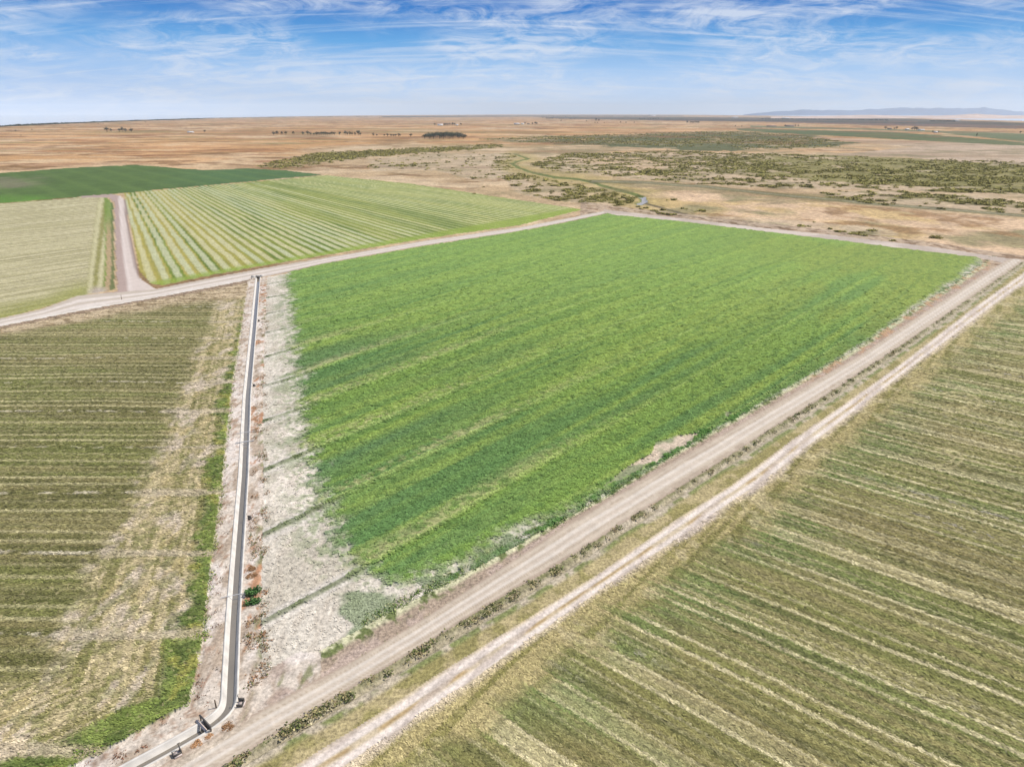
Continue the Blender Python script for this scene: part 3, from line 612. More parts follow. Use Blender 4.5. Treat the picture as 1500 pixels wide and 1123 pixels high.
# turnouts on the lip
def turnout(px, py, side, label, big=True):
    side = -side
    p, a = on_ditch(px, py); g = tag(empty('turnout_gate', p, a), label, 'turnout gate', 'turnout gates along the ditch')
    s = side; k = .72 if big else .5
    boxes('apron', [((0, s*1.5, .16), (1.0*k, 1.0*k, .16), 0)], M['paint'], g)
    boxes('gate_frame', [((-.5*k, s*1.4, .4), (.09, .9*k, .5), 0), ((.5*k, s*1.4, .32), (.09, .9*k, .3), 0), ((0, s*1.72, .3), (.95*k, .08, .35), 0)], M['steel'], g)
    boxes('handle', [((-.5*k, s*1.1, .78), (.05, .05, .5), 0), ((-.5*k, s*1.1, 1.05), (.28, .05, .05), 0)], M['steel'], g)
turnout(344, 1034, -1, 'dark framed turnout box on the road side at the ditch bend')
turnout(250, 1094, -1, 'turnout with a pale slab near the lower end of the ditch')
turnout(350, 763, -1, 'small turnout on the ditch lip opposite the long berm end', False)
turnout(363, 568, -1, 'small turnout on the ditch lip in its farther half', False)
turnout(372, 472, -1, 'small turnout nearest the culvert end of the ditch', False)
for px_, py_, lb in ((358.5, 649, 'pale pipe laid across the ditch halfway along it'), (360, 634, 'thin pale pipe across the ditch just beyond the first crossing pipe'), (345.5, 872, 'thin pale pipe across the near part of the ditch')):
    p, a = on_ditch(px_, py_); k = 24; ang = np.linspace(0, 2*math.pi, 10, endpoint=False); rr_ = .09 if py_ == 649 else .05
    ys = np.array([-1.7, 1.7]); co = np.array([(math.cos(t)*rr_, yv, .27+math.sin(t)*rr_) for yv in ys for t in ang])
    q = np.array([(i, (i+1) % 10, 10+(i+1) % 10, 10+i) for i in range(10)])
    o = mesh_np('crossing_pipe', co, q, M['pipe']); o.location = p; o.rotation_euler = (0, 0, a); tag(o, lb, 'pipe', 'pipes across the ditch')
# culvert headwall at the far end
p, a = on_ditch(378, 406); p = Vector((float(dl2[0, 0]), float(dl2[0, 1]), 0))
g = tag(empty('culvert_headwall', p, a), 'concrete culvert headwall where the ditch meets the farm road', 'culvert')
boxes('headwall', [((-.2, 1.6, .1), (.5, 1.6, 1.5), 0), ((-.2, -1.6, .1), (.5, 1.6, 1.5), 0), ((-.2, 0, .6), (.5, 1.6, .5), 0)], M['concrete'], g)
boxes('opening_shade', [((-.1, 0, -.2), (.3, 1.58, 1.1), 0)], M['steel'], g)  # solid dark block painted in for the shade inside the culvert mouth
boxes('trash_rack', [((.25, d, .1), (.05, .05, 1.1), 0) for d in (-.6, -.3, 0, .3, .6)]+[((.25, 0, .62), (.06, 1.6, .06), 0)], M['steel'], g)
def post(px, py, h, label):
    co, q = box_bm([((0, 0, h/2), (.14, .14, h), .3)])
    top = co[:, 2] > h*.9; co[top, 0] *= .8; co[top, 1] *= .8
    o = mesh_np('marker_post', co, q, M['wood'], False); o.location = pt(px, py); tag(o, label, 'post', 'wooden posts by the ditch and road')
post(368.5, 410, 1.3, 'dark wooden post left of the culvert at the road edge')
post(385.5, 411, 1.1, 'dark wooden post right of the culvert at the road edge')
post(178.5, 439, 1.7, 'lone dark post in the road junction at the left')
post(317, 1037, 1.2, 'thin stick standing on the left bank by the ditch bend')

# ------------------------------------------------------------------ plants
def leaves(n, fn, size, flat=.5, rng=RNG):
    P = fn(n); a = rng.normal(size=(n, 3)); a /= np.linalg.norm(a, axis=1)[:, None]; b = np.cross(a, rng.normal(size=(n, 3))); b /= np.linalg.norm(b, axis=1)[:, None]
    a[:, 2] *= flat; b[:, 2] *= flat; s = size*(.6+.8*rng.random(n))[:, None]
    co = np.stack([P-a*s-b*s*.6, P+a*s-b*s*.6, P+a*s*.8+b*s*.6, P-a*s*.8+b*s*.6], 1).reshape(-1, 3)
    return co, np.arange(n*4).reshape(n, 4), np.repeat(.6+.85*rng.random(n), 4)
def lobes(cs):
    cs = np.array(cs, float)
    def f(n):
        w = cs[:, 3]*cs[:, 4]; i = RNG.choice(len(cs), n, p=w/w.sum()); d = RNG.normal(size=(n, 3)); d /= np.linalg.norm(d, axis=1)[:, None]
        r = RNG.random(n)**.4; c = cs[i]; return np.c_[c[:, 0]+d[:, 0]*c[:, 3]*r, c[:, 1]+d[:, 1]*c[:, 3]*r, c[:, 2]+d[:, 2]*c[:, 4]*r]
    return f
def tube(pts, rad, k=7):
    co = []; q = []
    for (x, y, z), r in zip(pts, rad):
        co += [(x+r*math.cos(2*math.pi*j/k), y+r*math.sin(2*math.pi*j/k), z) for j in range(k)]
    for i in range(len(pts)-1):
        q += [(i*k+j, i*k+(j+1) % k, (i+1)*k+(j+1) % k, (i+1)*k+j) for j in range(k)]
    return np.array(co, float), np.array(q)
def join(ps):
    co, q, b = [], [], 0
    for c, f in ps: co.append(c); q.append(f+b); b += len(c)
    return np.vstack(co), np.vstack(q)
def make_tree(kind, i):
    rnd = random.Random(50+i)
    t = empty('tree', (0, 0, -100)); h = 10.0
    ps = [tube([(0, 0, 0), (.1, 0, h*.25), (.15, .1, h*.6)], [.35, .26, .1])]
    for j in range(5):
        a = j*1.3+rnd.random(); ps.append(tube([(.08, .03, h*(.2+.05*j)), (math.cos(a)*1.3, math.sin(a)*1.3, h*(.42+.05*j)), (math.cos(a)*2.2, math.sin(a)*2.2, h*(.6+.04*j))], [.16, .1, .04], 5))
    co, q = join(ps); mesh_np('trunk', co, q, M['bark'], True, None, t)
    if kind == 'wide': cs = [(0, 0, h*.58, 2.8, 3.0)]+[(math.cos(a)*2.4, math.sin(a)*2.4, h*(.36+.28*rnd.random()), 2.0, 1.8) for a in np.arange(0, 6.2, .9)]+[(0, 0, h*.8, 1.8, 1.9)]
    elif kind == 'tall': cs = [(0, 0, h*.45, 1.7, 3.2), (.3, .2, h*.7, 1.3, 2.6), (-.5, .1, h*.35, 1.5, 2.2), (.2, -.4, h*.85, .8, 1.6)]
    else: cs = [(rnd.uniform(-2.2, 2.2), rnd.uniform(-2.2, 2.2), h*rnd.uniform(.28, .78), rnd.uniform(1.3, 2.1), rnd.uniform(1.2, 1.9)) for _ in range(9)]
    co, q, tn = leaves(420, lobes(cs), .42); mesh_np('crown', co, q, M['tree' if i % 3 else 'tree2'], False, None, t, tn)
    return t
protos = [make_tree(k, i) for i, k in enumerate(('wide', 'wide', 'loose', 'tall'))]; usedp = set()
def copy_tree(o):
    c = o.copy(); C.objects.link(c)
    for ch in o.children:
        d = ch.copy(); C.objects.link(d); d.parent = c
    return c
def tree(px, py, hpx, kind, label, group, wk=1.0):
    p = pt(px, py); zc = p.y*cp+H*sp; hm = hpx*zc/F*1.2
    o = protos[kind] if kind not in usedp else copy_tree(protos[kind]); usedp.add(kind)
    o.location = p; o.rotation_euler = (0, 0, random.uniform(0, 6.28)); s = hm/10; o.scale = (s*wk, s*wk, s); tag(o, label, 'tree', group)
T = lambda l, lab, grp, kinds=(0, 1, 2), wk=1.15: [tree(a, b, c, random.choice(kinds), lab, grp, wk*random.uniform(.85, 1.2)) for a, b, c in l]
T([(157, 193.3, 6.4), (163, 193.2, 4.6), (175, 193.4, 4.6), (179.5, 193, 6.4), (184, 193.4, 5.2), (192.5, 193.4, 5.2)], 'round dark tree in the small clump on the golden plain at far left', 'clump of trees on the left plain')
T([(401, 198, 5), (406, 197.5, 5.2), (413, 197.5, 4.6), (419, 197.5, 4.8), (430, 197.3, 4.6), (444, 198, 5), (451, 197.6, 5.8), (455, 198, 4), (460, 198.6, 3.6)], 'dark tree in the broken western end of the long plain tree row', 'long row of trees on the plain')
T([(x, 198.3+random.uniform(-.3, .3), random.uniform(4, 5.4)) for x in (464, 467.5, 471, 474, 477, 480, 483, 486.5, 490)], 'dark tree packed in the dense middle of the long plain tree row', 'dense middle of the long tree row')
T([(498, 198.3, 5), (506, 197.6, 5.6), (509, 198, 4.2), (512.5, 198.5, 5.4), (516, 198, 4), (520, 198, 3.6), (525, 197.8, 6.4), (528, 198.5, 3.6), (547, 199.4, 4.2), (552, 199.6, 3.2)], 'dark tree in the ragged eastern end of the long plain tree row', 'ragged end of the long tree row', (0, 2, 3))
T([(563, 200, 3), (567.5, 200, 4), (573, 200.2, 3.6), (576.5, 200.4, 3.4), (579.5, 200.4, 3.6), (584.5, 200.4, 4.6), (602, 200.8, 4.6)], 'small dark tree in the spaced line left of the grove', 'spaced trees left of the grove')
T([(622+i*2.35+random.uniform(-.8, .8), 203.2-(i % 3)*1.0-.3*math.sin(i), 5.4+2.0*math.sin(i/25*3.1)) for i in range(26)], 'dense dark green tree in the thick grove in the middle distance', 'thick grove of trees', (0, 1, 1), 1.5)
T([(637, 184, 3), (651, 184, 3), (653.5, 184, 3.4), (656, 184, 3.2), (659, 183.8, 3.6), (663, 184, 4), (666, 183.8, 3.4), (675, 184, 3.4)], 'dark tree beside the white farmhouse far out on the plain', 'trees round the distant white farmhouse')
T([(769, 182, 2.8), (780, 182.4, 2.6), (784, 182.6, 3.8), (786.5, 182.6, 3)], 'dark tree beside the low grey sheds far out on the plain', 'trees by the distant grey sheds')
T([(873, 177.6, 4), (877, 177.8, 3), (871.5, 180.6, 1.8), (875, 180.6, 1.8), (885, 180.8, 1.8), (909, 180.4, 2.2), (917, 180.4, 1.8), (929, 180.4, 1.8), (822, 178, 2.2), (859, 178.2, 1.8)], 'lone dark tree dotted on the far tan plain behind the meadow', 'lone trees dotted on the far plain')
T([(1006.5, 180.6, 3.4)]+[(1012+i*2.3, 180.7, 2.8) for i in range(6)], 'grey green tree in the short far row right of centre', 'short far tree row')
T([(1077, 186, 2.2), (1086.5, 186.2, 2), (1150, 185.6, 2.6), (1165, 185.6, 2.8), (1169, 185.7, 2.6)], 'low dark tree beside the far brown barns', 'trees by the far brown barns')
T([(1297, 189.6, 4), (1313, 189.4, 3.6), (1310, 189.8, 2.6), (1336, 191, 4), (1339.5, 191, 5.4), (1342.5, 191, 4.4), (1366, 194.3, 2.6), (1374.5, 194.3, 2.6)], 'dark tree around the farmyard in front of the mountains', 'trees round the farmyard below the mountains')
T([(1430.5, 199.6, 4)], 'slim solitary tree in the green far field at right', None, (3,), .8)
T([(1494.5, 195.6, 3.4)], 'round solitary tree at the right rim of the far green field', None, (0,))
T([(300, 194, 3.6)], 'single dark tree just right of the pale shed on the left plain', None, (0,))
T([(23, 183.6+9, 2), (59, 184.2, 2), (93, 182.6, 1.6), (144, 182.3, 1.4), (151, 182.2, 1.4), (213, 179.9, 1.7), (248, 176.9, 1.2), (255, 176.9, 1.2), (280, 184.6, 1.3), (385, 173, 1.3), (431, 173.3, 1.6), (462, 174, 1.3), (31, 199.5, 1.6), (47, 190.6, 1.6)], 'tiny dark tree scattered over the far left plain', 'tiny trees over the far left plain')
T([(556, 173.3, 1.3), (635, 171.2, 1.6), (672, 170.6, 2), (655, 171, 1.3), (795, 173.3, 1.5), (801, 173.5, 1.5), (807, 173.4, 1.6), (828, 172.6, 1.8), (930, 170, 1.6), (951, 170, 1.6), (1060, 170.5, 1.6)], 'tiny bluish tree near the hazy middle horizon', 'tiny trees near the middle horizon')

# distant tree belts: one mass each
def belt(line, hmax, n, label, seed, thr=.36):
    rg = np.random.default_rng(seed); P = np.array([G(*p) for p in line]); d = np.r_[0, np.cumsum(np.hypot(*np.diff(P, axis=0).T))]
    t = rg.random(n)*d[-1]; x = np.interp(t, d, P[:, 0]); y = np.interp(t, d, P[:, 1]); r = np.hypot(x, y)
    keepn = fbm(t/400, t*0, 3, seed) > thr; x, y, r, t = x[keepn], y[keepn], r[keepn], t[keepn]
    cs, qs, b = [], [], 0
    hh = hmax*(.5+.5*rg.random(len(x)))*(.6+.6*fbm(t/250, t*0, 3, seed+1))
    for xi, yi, h_ in zip(x, y, hh):
        c, q, _ = leaves(16, lobes([(xi, yi, h_*.55, h_*.8, h_*.5)]), h_*.28, .8); cs.append(c); qs.append(q+b); b += len(c)
    o = mesh_np('treeline', np.vstack(cs), np.vstack(qs), M['tree'], False, None, None, np.full(b, 1.0)); tag(o, label, 'treeline', kind='stuff')
belt([(-150, 192.4), (0, 186.2), (60, 183.2), (120, 180.6), (190, 178), (300, 174.2)], 9, 1700, 'dark bluish tree belt along the left horizon', 3, .12)
belt([(300, 174), (420, 172), (560, 171), (800, 170.4), (950, 170.8)], 9, 900, 'thin broken tree belt along the middle horizon', 5)
belt([(800, 173.9), (950, 174.2), (1100, 174.6), (1300, 176.6), (1400, 178.5)], 9, 1100, 'dark orchard belt below the right horizon', 6)

# farm buildings
def house(px, py, wpx, hpx, label, wall, roof, depth=9, rz=0.0, cat='house', nwin=2):
    p = pt(px, py); s = (p.y*cp+H*sp)/F; w = wpx*s; h = max(hpx*s*.62, 2.6); rh = max(hpx*s*.38, 1.0); g = tag(empty(cat.replace(' ', '_') if cat != 'house' else 'farmhouse', p, rz), label, cat)
    hw, hd = w/2, depth/2
    boxes('wall', [((0, 0, h/2), (w, depth, h), 0)], M[wall], g)
    e = .5; co = np.array([(-hw-e, -hd-e, h-.05), (hw+e, -hd-e, h-.05), (hw+e, 0, h+rh), (-hw-e, 0, h+rh), (-hw-e, hd+e, h-.05), (hw+e, hd+e, h-.05),
                           (-hw-e, -hd-e, h+.2), (hw+e, -hd-e, h+.2), (hw+e, 0, h+rh+.25), (-hw-e, 0, h+rh+.25), (-hw-e, hd+e, h+.2), (hw+e, hd+e, h+.2)])
    q = np.array([(6, 7, 8, 9), (9, 8, 11, 10), (0, 3, 2, 1), (3, 4, 5, 2), (0, 1, 7, 6), (5, 4, 10, 11), (0, 6, 9, 3), (3, 9, 10, 4), (1, 2, 8, 7), (2, 5, 11, 8)])
    mesh_np('roof', co, q, M[roof], False, None, g)
    boxes('door', [((w*.1, -hd-.04, 1.1), (1.2, .12, 2.2), 0)], M['door'], g)
    for i in range(nwin): boxes('window', [((w*(-.32+.62*i), -hd-.04, min(1.7, h-.8)), (1.5, .1, 1.0), 0)], M['glass'], g)
house(645, 184.2, 7.5, 2.2, 'white farmhouse far out on the plain among dark trees', 'wall_w', 'roof_w', 12)
house(669.5, 184, 3.6, 1.6, 'small pale shed right of the distant white farmhouse', 'wall_w', 'roof_w', 9, 0, 'shed', 1)
house(757, 182.6, 8, 2.0, 'long low grey shed far out on the plain', 'wall_t', 'roof_w', 14, 0, 'shed')
house(765.5, 182.3, 4, 1.6, 'short grey shed beside the long low one', 'wall_w', 'roof_w', 10, 0, 'shed')
house(774, 182.2, 3.6, 1.3, 'tan shed between the grey sheds and a tree', 'wall_t', 'roof_d', 10, 0, 'shed')
house(279.5, 194.6, 8, 1.8, 'pale metal shed alone on the golden left plain', 'wall_w', 'roof_w', 12, 0, 'shed')
house(1130, 185.6, 13, 1.4, 'long brown barn at the left of the far barn pair', 'wall_t', 'roof_d', 18, 0, 'barn')
house(1157, 185.6, 11, 1.8, 'long dark barn beside low trees in the far fields', 'wall_t', 'roof_d', 18, 0, 'barn')
house(1303, 189.6, 5, 1.8, 'brown farmhouse at the left end of the farmyard', 'wall_t', 'roof_d', 12)
house(1328.5, 190.4, 5, 1.7, 'pale farm shed in the middle of the farmyard', 'wall_w', 'roof_w', 10, 0, 'shed')
house(1349, 191.2, 8, 1.5, 'low white roofed barn at the right of the farmyard', 'wall_w', 'roof_w', 14, 0, 'barn')
house(1370.3, 194.6, 4.2, 1.9, 'small white house between two low trees in green fields', 'wall_w', 'roof_w', 9)
house(957, 170.2, 6, 1.0, 'white warehouse glinting near the horizon right of centre', 'wall_w', 'roof_w', 60, 0, 'warehouse')
house(1076, 172.6, 8, 1.0, 'white warehouse near the hazy horizon before the mountains', 'wall_w', 'roof_w', 60, 0, 'warehouse')
house(1151, 173.6, 9, 1.0, 'long white warehouse below the left end of the mountains', 'wall_w', 'roof_w', 60, 0, 'warehouse')
house(1400, 177, 7, 1.1, 'white warehouse below the highest mountain ridge', 'wall_w', 'roof_w', 50, 0, 'warehouse')

# saltbush
def make_bush(i, mat, n=150, size=.16, wide=1.0):
    rnd = random.Random(i*7+1)
    cs = [(rnd.uniform(-.55, .55)*wide, rnd.uniform(-.55, .55)*wide, rnd.uniform(.18, .34), rnd.uniform(.35, .6), rnd.uniform(.2, .34)) for _ in range(6)]
    co, q, tn = leaves(n, lobes(cs), size); co[:, 2] = np.maximum(co[:, 2], 0)
    return co, q, tn
bush_me = []
for i in range(6):
    co, q, tn = make_bush(i, 'shrub'); o = mesh_np('saltbush', co, q, M['shrub'], False, None, None, tn); bush_me.append(o.data); bpy.data.objects.remove(o)
cand = []
for poly, d in SHRUBS:
    a = np.array(poly); n = 60000; xs = RNG.uniform(a[:, 0].min(), a[:, 0].max(), n)
    gx, gy = G(a[:, 0], a[:, 1]); area = (gx.max()-gx.min())*(gy.max()-gy.min()); n = int(min(area*.09, 170000))
    x = RNG.uniform(gx.min(), gx.max(), n); y = RNG.uniform(gy.min(), gy.max(), n); px, py = PX(x, y)
    nz = fbm(x/9, y/9, 3, 1)-.5
    w = inside(px+nz*24, py+nz*5, poly)&(px > -20)&(px < 1560)
    dn = fbm(x/16, y/16, 3, 21)*.6+fbm(x/90, y/90, 4, 5)*.4
    pr = sst(.66-.32*d, .76-.30*d, dn)*(.40+.42*d)+.05*d
    if d > .6 and len(poly) == 13: pr *= np.interp(px, [780, 1000, 1200, 1500], [1.1, 1.0, 1.3, 1.5])
    w &= RNG.random(n) < pr*np.interp(y, [400, 900, 2000], [1, .7, .3])
    w &= (line_dist(px, py, CREEK) > 6)&(py < WILD(px)-2)
    if w.any(): cand.append(np.c_[x[w], y[w]])
cand.append(np.array([G(a, b) for a, b in ((934, 303), (938, 306), (946, 305), (957, 309), (963, 311), (972, 308), (967, 313), (978, 314.5), (984, 315), (1000, 306), (1005, 306.5), (1018, 311), (1026, 309), (1030, 310), (1171, 331), (1178, 332), (1185, 332), (1192, 326), (1216, 336), (1225, 339), (1232, 340), (1306, 353), (1309, 352.5), (1372, 349), (988, 293), (978, 293.5), (708, 275), (695, 284), (5, 249))]))
cand = np.vstack(cand); rr_ = np.hypot(cand[:, 0], cand[:, 1]); cand = cand[np.argsort(rr_)]
sizes = RNG.uniform(1.3, 3.0, len(cand))*(.75+.6*fbm(cand[:, 0]/30, cand[:, 1]/30, 2, 300))
key = np.hypot(cand[:, 0], cand[:, 1])/sizes; ordr = np.argsort(key); cand, sizes = cand[ordr], sizes[ordr]
pxs, pys = PX(cand[:, 0], cand[:, 1]); nI = 0
for i in range(len(cand)):
    if nI >= 285: break
    if not (0 < pxs[i] < 1500): continue
    o = bpy.data.objects.new('saltbush', random.choice(bush_me)); C.objects.link(o)
    s = sizes[i]; o.location = (cand[i, 0], cand[i, 1], -.05); o.scale = (s*random.uniform(.9, 1.25), s, s*random.uniform(.55, .8)); o.rotation_euler = (0, 0, random.uniform(0, 6.28)); nI += 1
    X_, Y_ = pxs[i], pys[i]
    if X_ < 100: l, g = 'dark round bush alone above the left green field', None
    elif 730 < X_ < 940 and Y_ < 303: l, g = 'olive saltbush in the thicket between the creek and the striped field', 'saltbush thicket beside the creek'
    elif X_ < 775: l, g = 'olive saltbush on the pale scrub left of the creek', 'saltbush left of the creek'
    elif 925 < X_ < 1045 and Y_ > 290: l, g = 'low olive bush along the dark drain by the far field corner', 'bushes along the drain'
    elif Y_ > 322: l, g = 'dark olive bush in the golden grass behind the far field road', 'bushes in the golden grass'
    else: l, g = 'olive saltbush on the pale scrubland right of the creek', 'saltbush right of the creek'
    tag(o, l, 'bush', g)
rest_c, rest_s = cand[i:], sizes[i:]
nl = 18; nb_ = len(rest_c); d = RNG.normal(size=(nb_*nl, 3)); d /= np.linalg.norm(d, axis=1)[:, None]; d[:, 2] = np.abs(d[:, 2])
s3 = np.repeat(rest_s, nl); P = np.c_[np.repeat(rest_c, nl, 0), np.full(nb_*nl, .1)]+d*np.c_[s3*.85, s3*.85, s3*.42]*(RNG.random(nb_*nl)**.4)[:, None]
a = RNG.normal(size=P.shape); a /= np.linalg.norm(a, axis=1)[:, None]; b = np.cross(a, RNG.normal(size=P.shape)); b /= np.linalg.norm(b, axis=1)[:, None]; a[:, 2] *= .35; b[:, 2] *= .35; sz = (s3*.32)[:, None]
co = np.stack([P-a*sz-b*sz*.7, P+a*sz-b*sz*.7, P+a*sz*.8+b*sz*.7, P-a*sz*.8+b*sz*.7], 1).reshape(-1, 3); co[:, 2] = np.maximum(co[:, 2], -.2)
o = mesh_np('scrub', co, np.arange(len(co)).reshape(-1, 4), M['shrub'], False, None, None, np.repeat(np.repeat(.6+.7*RNG.random(nb_), nl)*(.75+.5*RNG.random(nb_*nl)), 4))
tag(o, 'countless small olive bushes spread over the far pale scrubland', 'scrub', kind='stuff')
print('SHRUBS', len(cand))
# bushes beside the ditch
def bush(px, py, s, mat, label, cat, name, grp=None, zs=.8):
    co, q, tn = make_bush(int(px*3+py), mat, 420, .10); o = mesh_np(name, co, q, M[mat], False, None, None, tn); o.location = pt(px, py, .02); o.scale = (s, s, s*zs); tag(o, label, cat, grp)
bush(370.5, 869, 1.2, 'shrub_g', 'round deep green bush beside the ditch, the farther of two', 'bush', 'green_bush', None, 1.5)
bush(370, 884, 1.1, 'shrub_g', 'olive green bush beside the ditch, the nearer of two', 'bush', 'green_bush', None, 1.3)
for px_, py_, s_, l in ((335, 1064, .75, 'rust brown dry weed clump between the ditch bend and the road'), (289, 1090, .7, 'rust brown dry weed beside the pale turnout slab'), (304, 1079, .6, 'greyish dry weed clump below the check gate'), (265, 1102, .4, 'small brown dry weed at the lower ditch end'), (369, 834, .95, 'big orange dry weed heap above the two green bushes'), (368, 845, .8, 'orange dry weed heap just above the round green bush')):
    bush(px_, py_, s_, 'dryw', l, 'dry weed', 'dry_weed', 'dry weeds beside the ditch', .55)

# low weeds as masses: real leaf clumps
def weeds(name, pts, hgt, colr, label, cat, nl=9, sp_=.22):
    n = len(pts); P = np.repeat(pts, nl, 0)+RNG.normal(size=(n*nl, 2))*sp_; hs = np.repeat(hgt*(.5+RNG.random(n)), nl)
    c = np.c_[P, hs*RNG.random(n*nl)*.8+.02]; a = RNG.normal(size=c.shape); a[:, 2] = a[:, 2]*.45; a /= np.linalg.norm(a, axis=1)[:, None]; b = np.cross(a, RNG.normal(size=c.shape)); b /= np.linalg.norm(b, axis=1)[:, None]
    b[:, 2] *= .45; s = (hs*.55)[:, None]; co = np.stack([c-b*s*.5, c+b*s*.5, c+b*s*.3+a*s, c-b*s*.3+a*s], 1).reshape(-1, 3)
    colr = np.asarray(colr); ci = np.repeat(RNG.integers(0, len(colr), n), nl); cc = colr[ci]*(.65+.7*RNG.random(n*nl))[:, None]
    o = mesh_np(name, co, np.arange(len(co)).reshape(-1, 4), M['leafattr'], False, np.repeat(cc, 4, 0)); tag(o, label, cat, kind='stuff')
def scatter(n, fn):
    px = RNG.uniform(-20, 1520, n); py = RNG.uniform(375, 1150, n); x, y = G(px, py)
    r = np.hypot(x, y); k = RNG.random(n) < np.clip((r/90)**1.0/4, 0, 1); x, y, px, py = x[k], y[k], px[k], py[k]; m = fn(px, py, x, y); return np.c_[x[m], y[m]]
def on(a, b):
    def f(px, py, x, y):
        t = (py-L2(px))/np.maximum(L4(px)-L2(px), .5); return (t > a)&(t < b)&(py > WILD(px)+4)&(fbm(x/1.5, y/1.5, 3, 162) > .545)
    return f
weeds('roadside_weeds', scatter(900000, on(.02, .38)), .32, [A(124, 132, 80), A(150, 148, 98), A(108, 116, 70), A(196, 182, 132), A(170, 152, 116), A(206, 194, 156)], 'ragged dark green weeds along the right edge of the wide dirt road', 'weeds')
def edge(px, py, x, y):
    t = (L0(px)-py); return (t > -3)&(t < np.interp(px, [500, 900, 1400], [13, 11, 4]))&(px > 500)&(fbm(x/2.0, y/2.0, 3, 210) > .46)&~inside(px, py, [(880, 716), (905, 692), (950, 664), (966, 644), (1028, 630), (1006, 655), (947, 686), (912, 705)])
weeds('field_edge_weeds', scatter(700000, edge), .26, [A(112, 142, 70), A(140, 158, 88), A(96, 124, 66), A(190, 190, 140)], 'green weeds lining the near edge of the alfalfa field', 'weeds')
def gst(px, py, x, y):
    d_ = -ditch_dist(x, y); n1 = fbm(x/9, y/9, 3, 1)-.5
    return (d_ > 2.9+1.2*(y < 66))&(d_ < 5.4+n1*3)&(py > EL(px)+20)&(fbm(x/8, y/8, 3, 109)+.25*sst(150, 80, y) > .40)&(fbm(x/1.3, y/1.3, 3, 110) > .47)
weeds('bank_grass', scatter(500000, lambda a, b, c, d: (a < 380)&gst(a, b, c, d)), .26, [A(124, 154, 62), A(150, 172, 78), A(104, 136, 54), A(180, 184, 100), A(200, 190, 130)], 'lush green grass strip between the stubble and the ditch bank', 'grass')
def bkw(px, py, x, y):
    d_ = ditch_dist(x, y); return (px < 420)&(d_ > 1.5)&(d_ < 4.2)&(py > 412)&(py < 1010)&(fbm(x/1.6, y/3, 3, 144) > .50)
weeds('bank_weeds', scatter(500000, bkw), .26, [A(178, 134, 100), A(192, 152, 116), A(150, 122, 96), A(120, 128, 78), A(196, 164, 128)], 'rusty dry weeds on the bank between the ditch and the alfalfa', 'weeds')
def bkl(px, py, x, y):
    d_ = -ditch_dist(x, y); return (px < 400)&(d_ > 1.5)&(d_ < 3.6)&(py > 425)&(fbm(x/.9, y/1.2, 3, 145) > .60)
weeds('bank_litter', scatter(500000, bkl), .2, [A(156, 100, 72), A(132, 96, 74), A(104, 88, 72)], 'sparse brown dead weeds on the ditch bank beside the stubble', 'weeds', 6)

# crop plants, stubble and cut straw standing on the near fields
def tufts(name, zn, n, nl, size, hgt, label, cat, rowdir=None, gain=(.6, 1.45), lng=1.0, rmax=360, pick=None):
    t = RNG.uniform(-.86, .86, n); r = np.exp(RNG.uniform(math.log(44), math.log(rmax), n)); x = r*np.sin(t); y = r*np.cos(t)
    z_, c_, h_, px, py, _ = survey(x, y); m = (z_ == ZN.index(zn))&(RNG.random(n) < np.clip((rmax-r)/(rmax*.62), 0, 1)**1.4)
    if pick is not None: m &= pick(x, y, px, py, c_)
    x, y, c_, h_, r = x[m], y[m], c_[m], h_[m], r[m]; n = len(x); N_ = n*nl
    sz = size*np.repeat((r/110)**.35*(.6+.8*RNG.random(n)), nl)
    P = np.c_[np.repeat(x, nl)+RNG.normal(size=N_)*sz*.6, np.repeat(y, nl)+RNG.normal(size=N_)*sz*.6, np.repeat(h_, nl)+RNG.random(N_)*hgt+.02]
    if rowdir is None: th_ = RNG.uniform(0, math.pi, N_)
    else: th_ = rowdir+RNG.normal(size=N_)*.45
    a = np.c_[np.cos(th_), np.sin(th_), RNG.normal(size=N_)*.16]*(sz*lng)[:, None]*.5; b = np.c_[-np.sin(th_), np.cos(th_), RNG.normal(size=N_)*.20]*sz[:, None]*.5/lng
    co = np.stack([P-a-b*.6, P+a-b, P+a*.8+b*.8, P-a+b], 1).reshape(-1, 3)
    g = gain[0]+(gain[1]-gain[0])*RNG.random(n)**1.3; cc = np.repeat(c_*g[:, None], nl, 0)*(.85+.3*RNG.random(N_))[:, None]
    o = mesh_np(name, co, np.arange(len(co)).reshape(-1, 4), M['leafattr'], False, np.repeat(np.clip(cc, 0, .85), 4, 0)); tag(o, label, cat, kind='stuff')
tufts('alfalfa_crop', 'alfalfa_field', 420000, 4, .23, .08, 'leafy alfalfa plants covering the big green field', 'crop', gain=(.95, 1.5), rmax=330, pick=lambda x, y, px, py, c: (c[:, 1] > c[:, 0]*1.12)|(RNG.random(len(x)) < .05))
tufts('stubble', 'stubble_field', 250000, 3, .22, .06, 'short stubble and weed tufts on the left field', 'stubble', 0.0, (.82, 1.8), 1.6)
tufts('cut_straw', 'mown_field', 330000, 3, .22, .06, 'cut straw and short regrowth on the right field', 'stubble', 2.47, (.9, 1.85), 1.6)

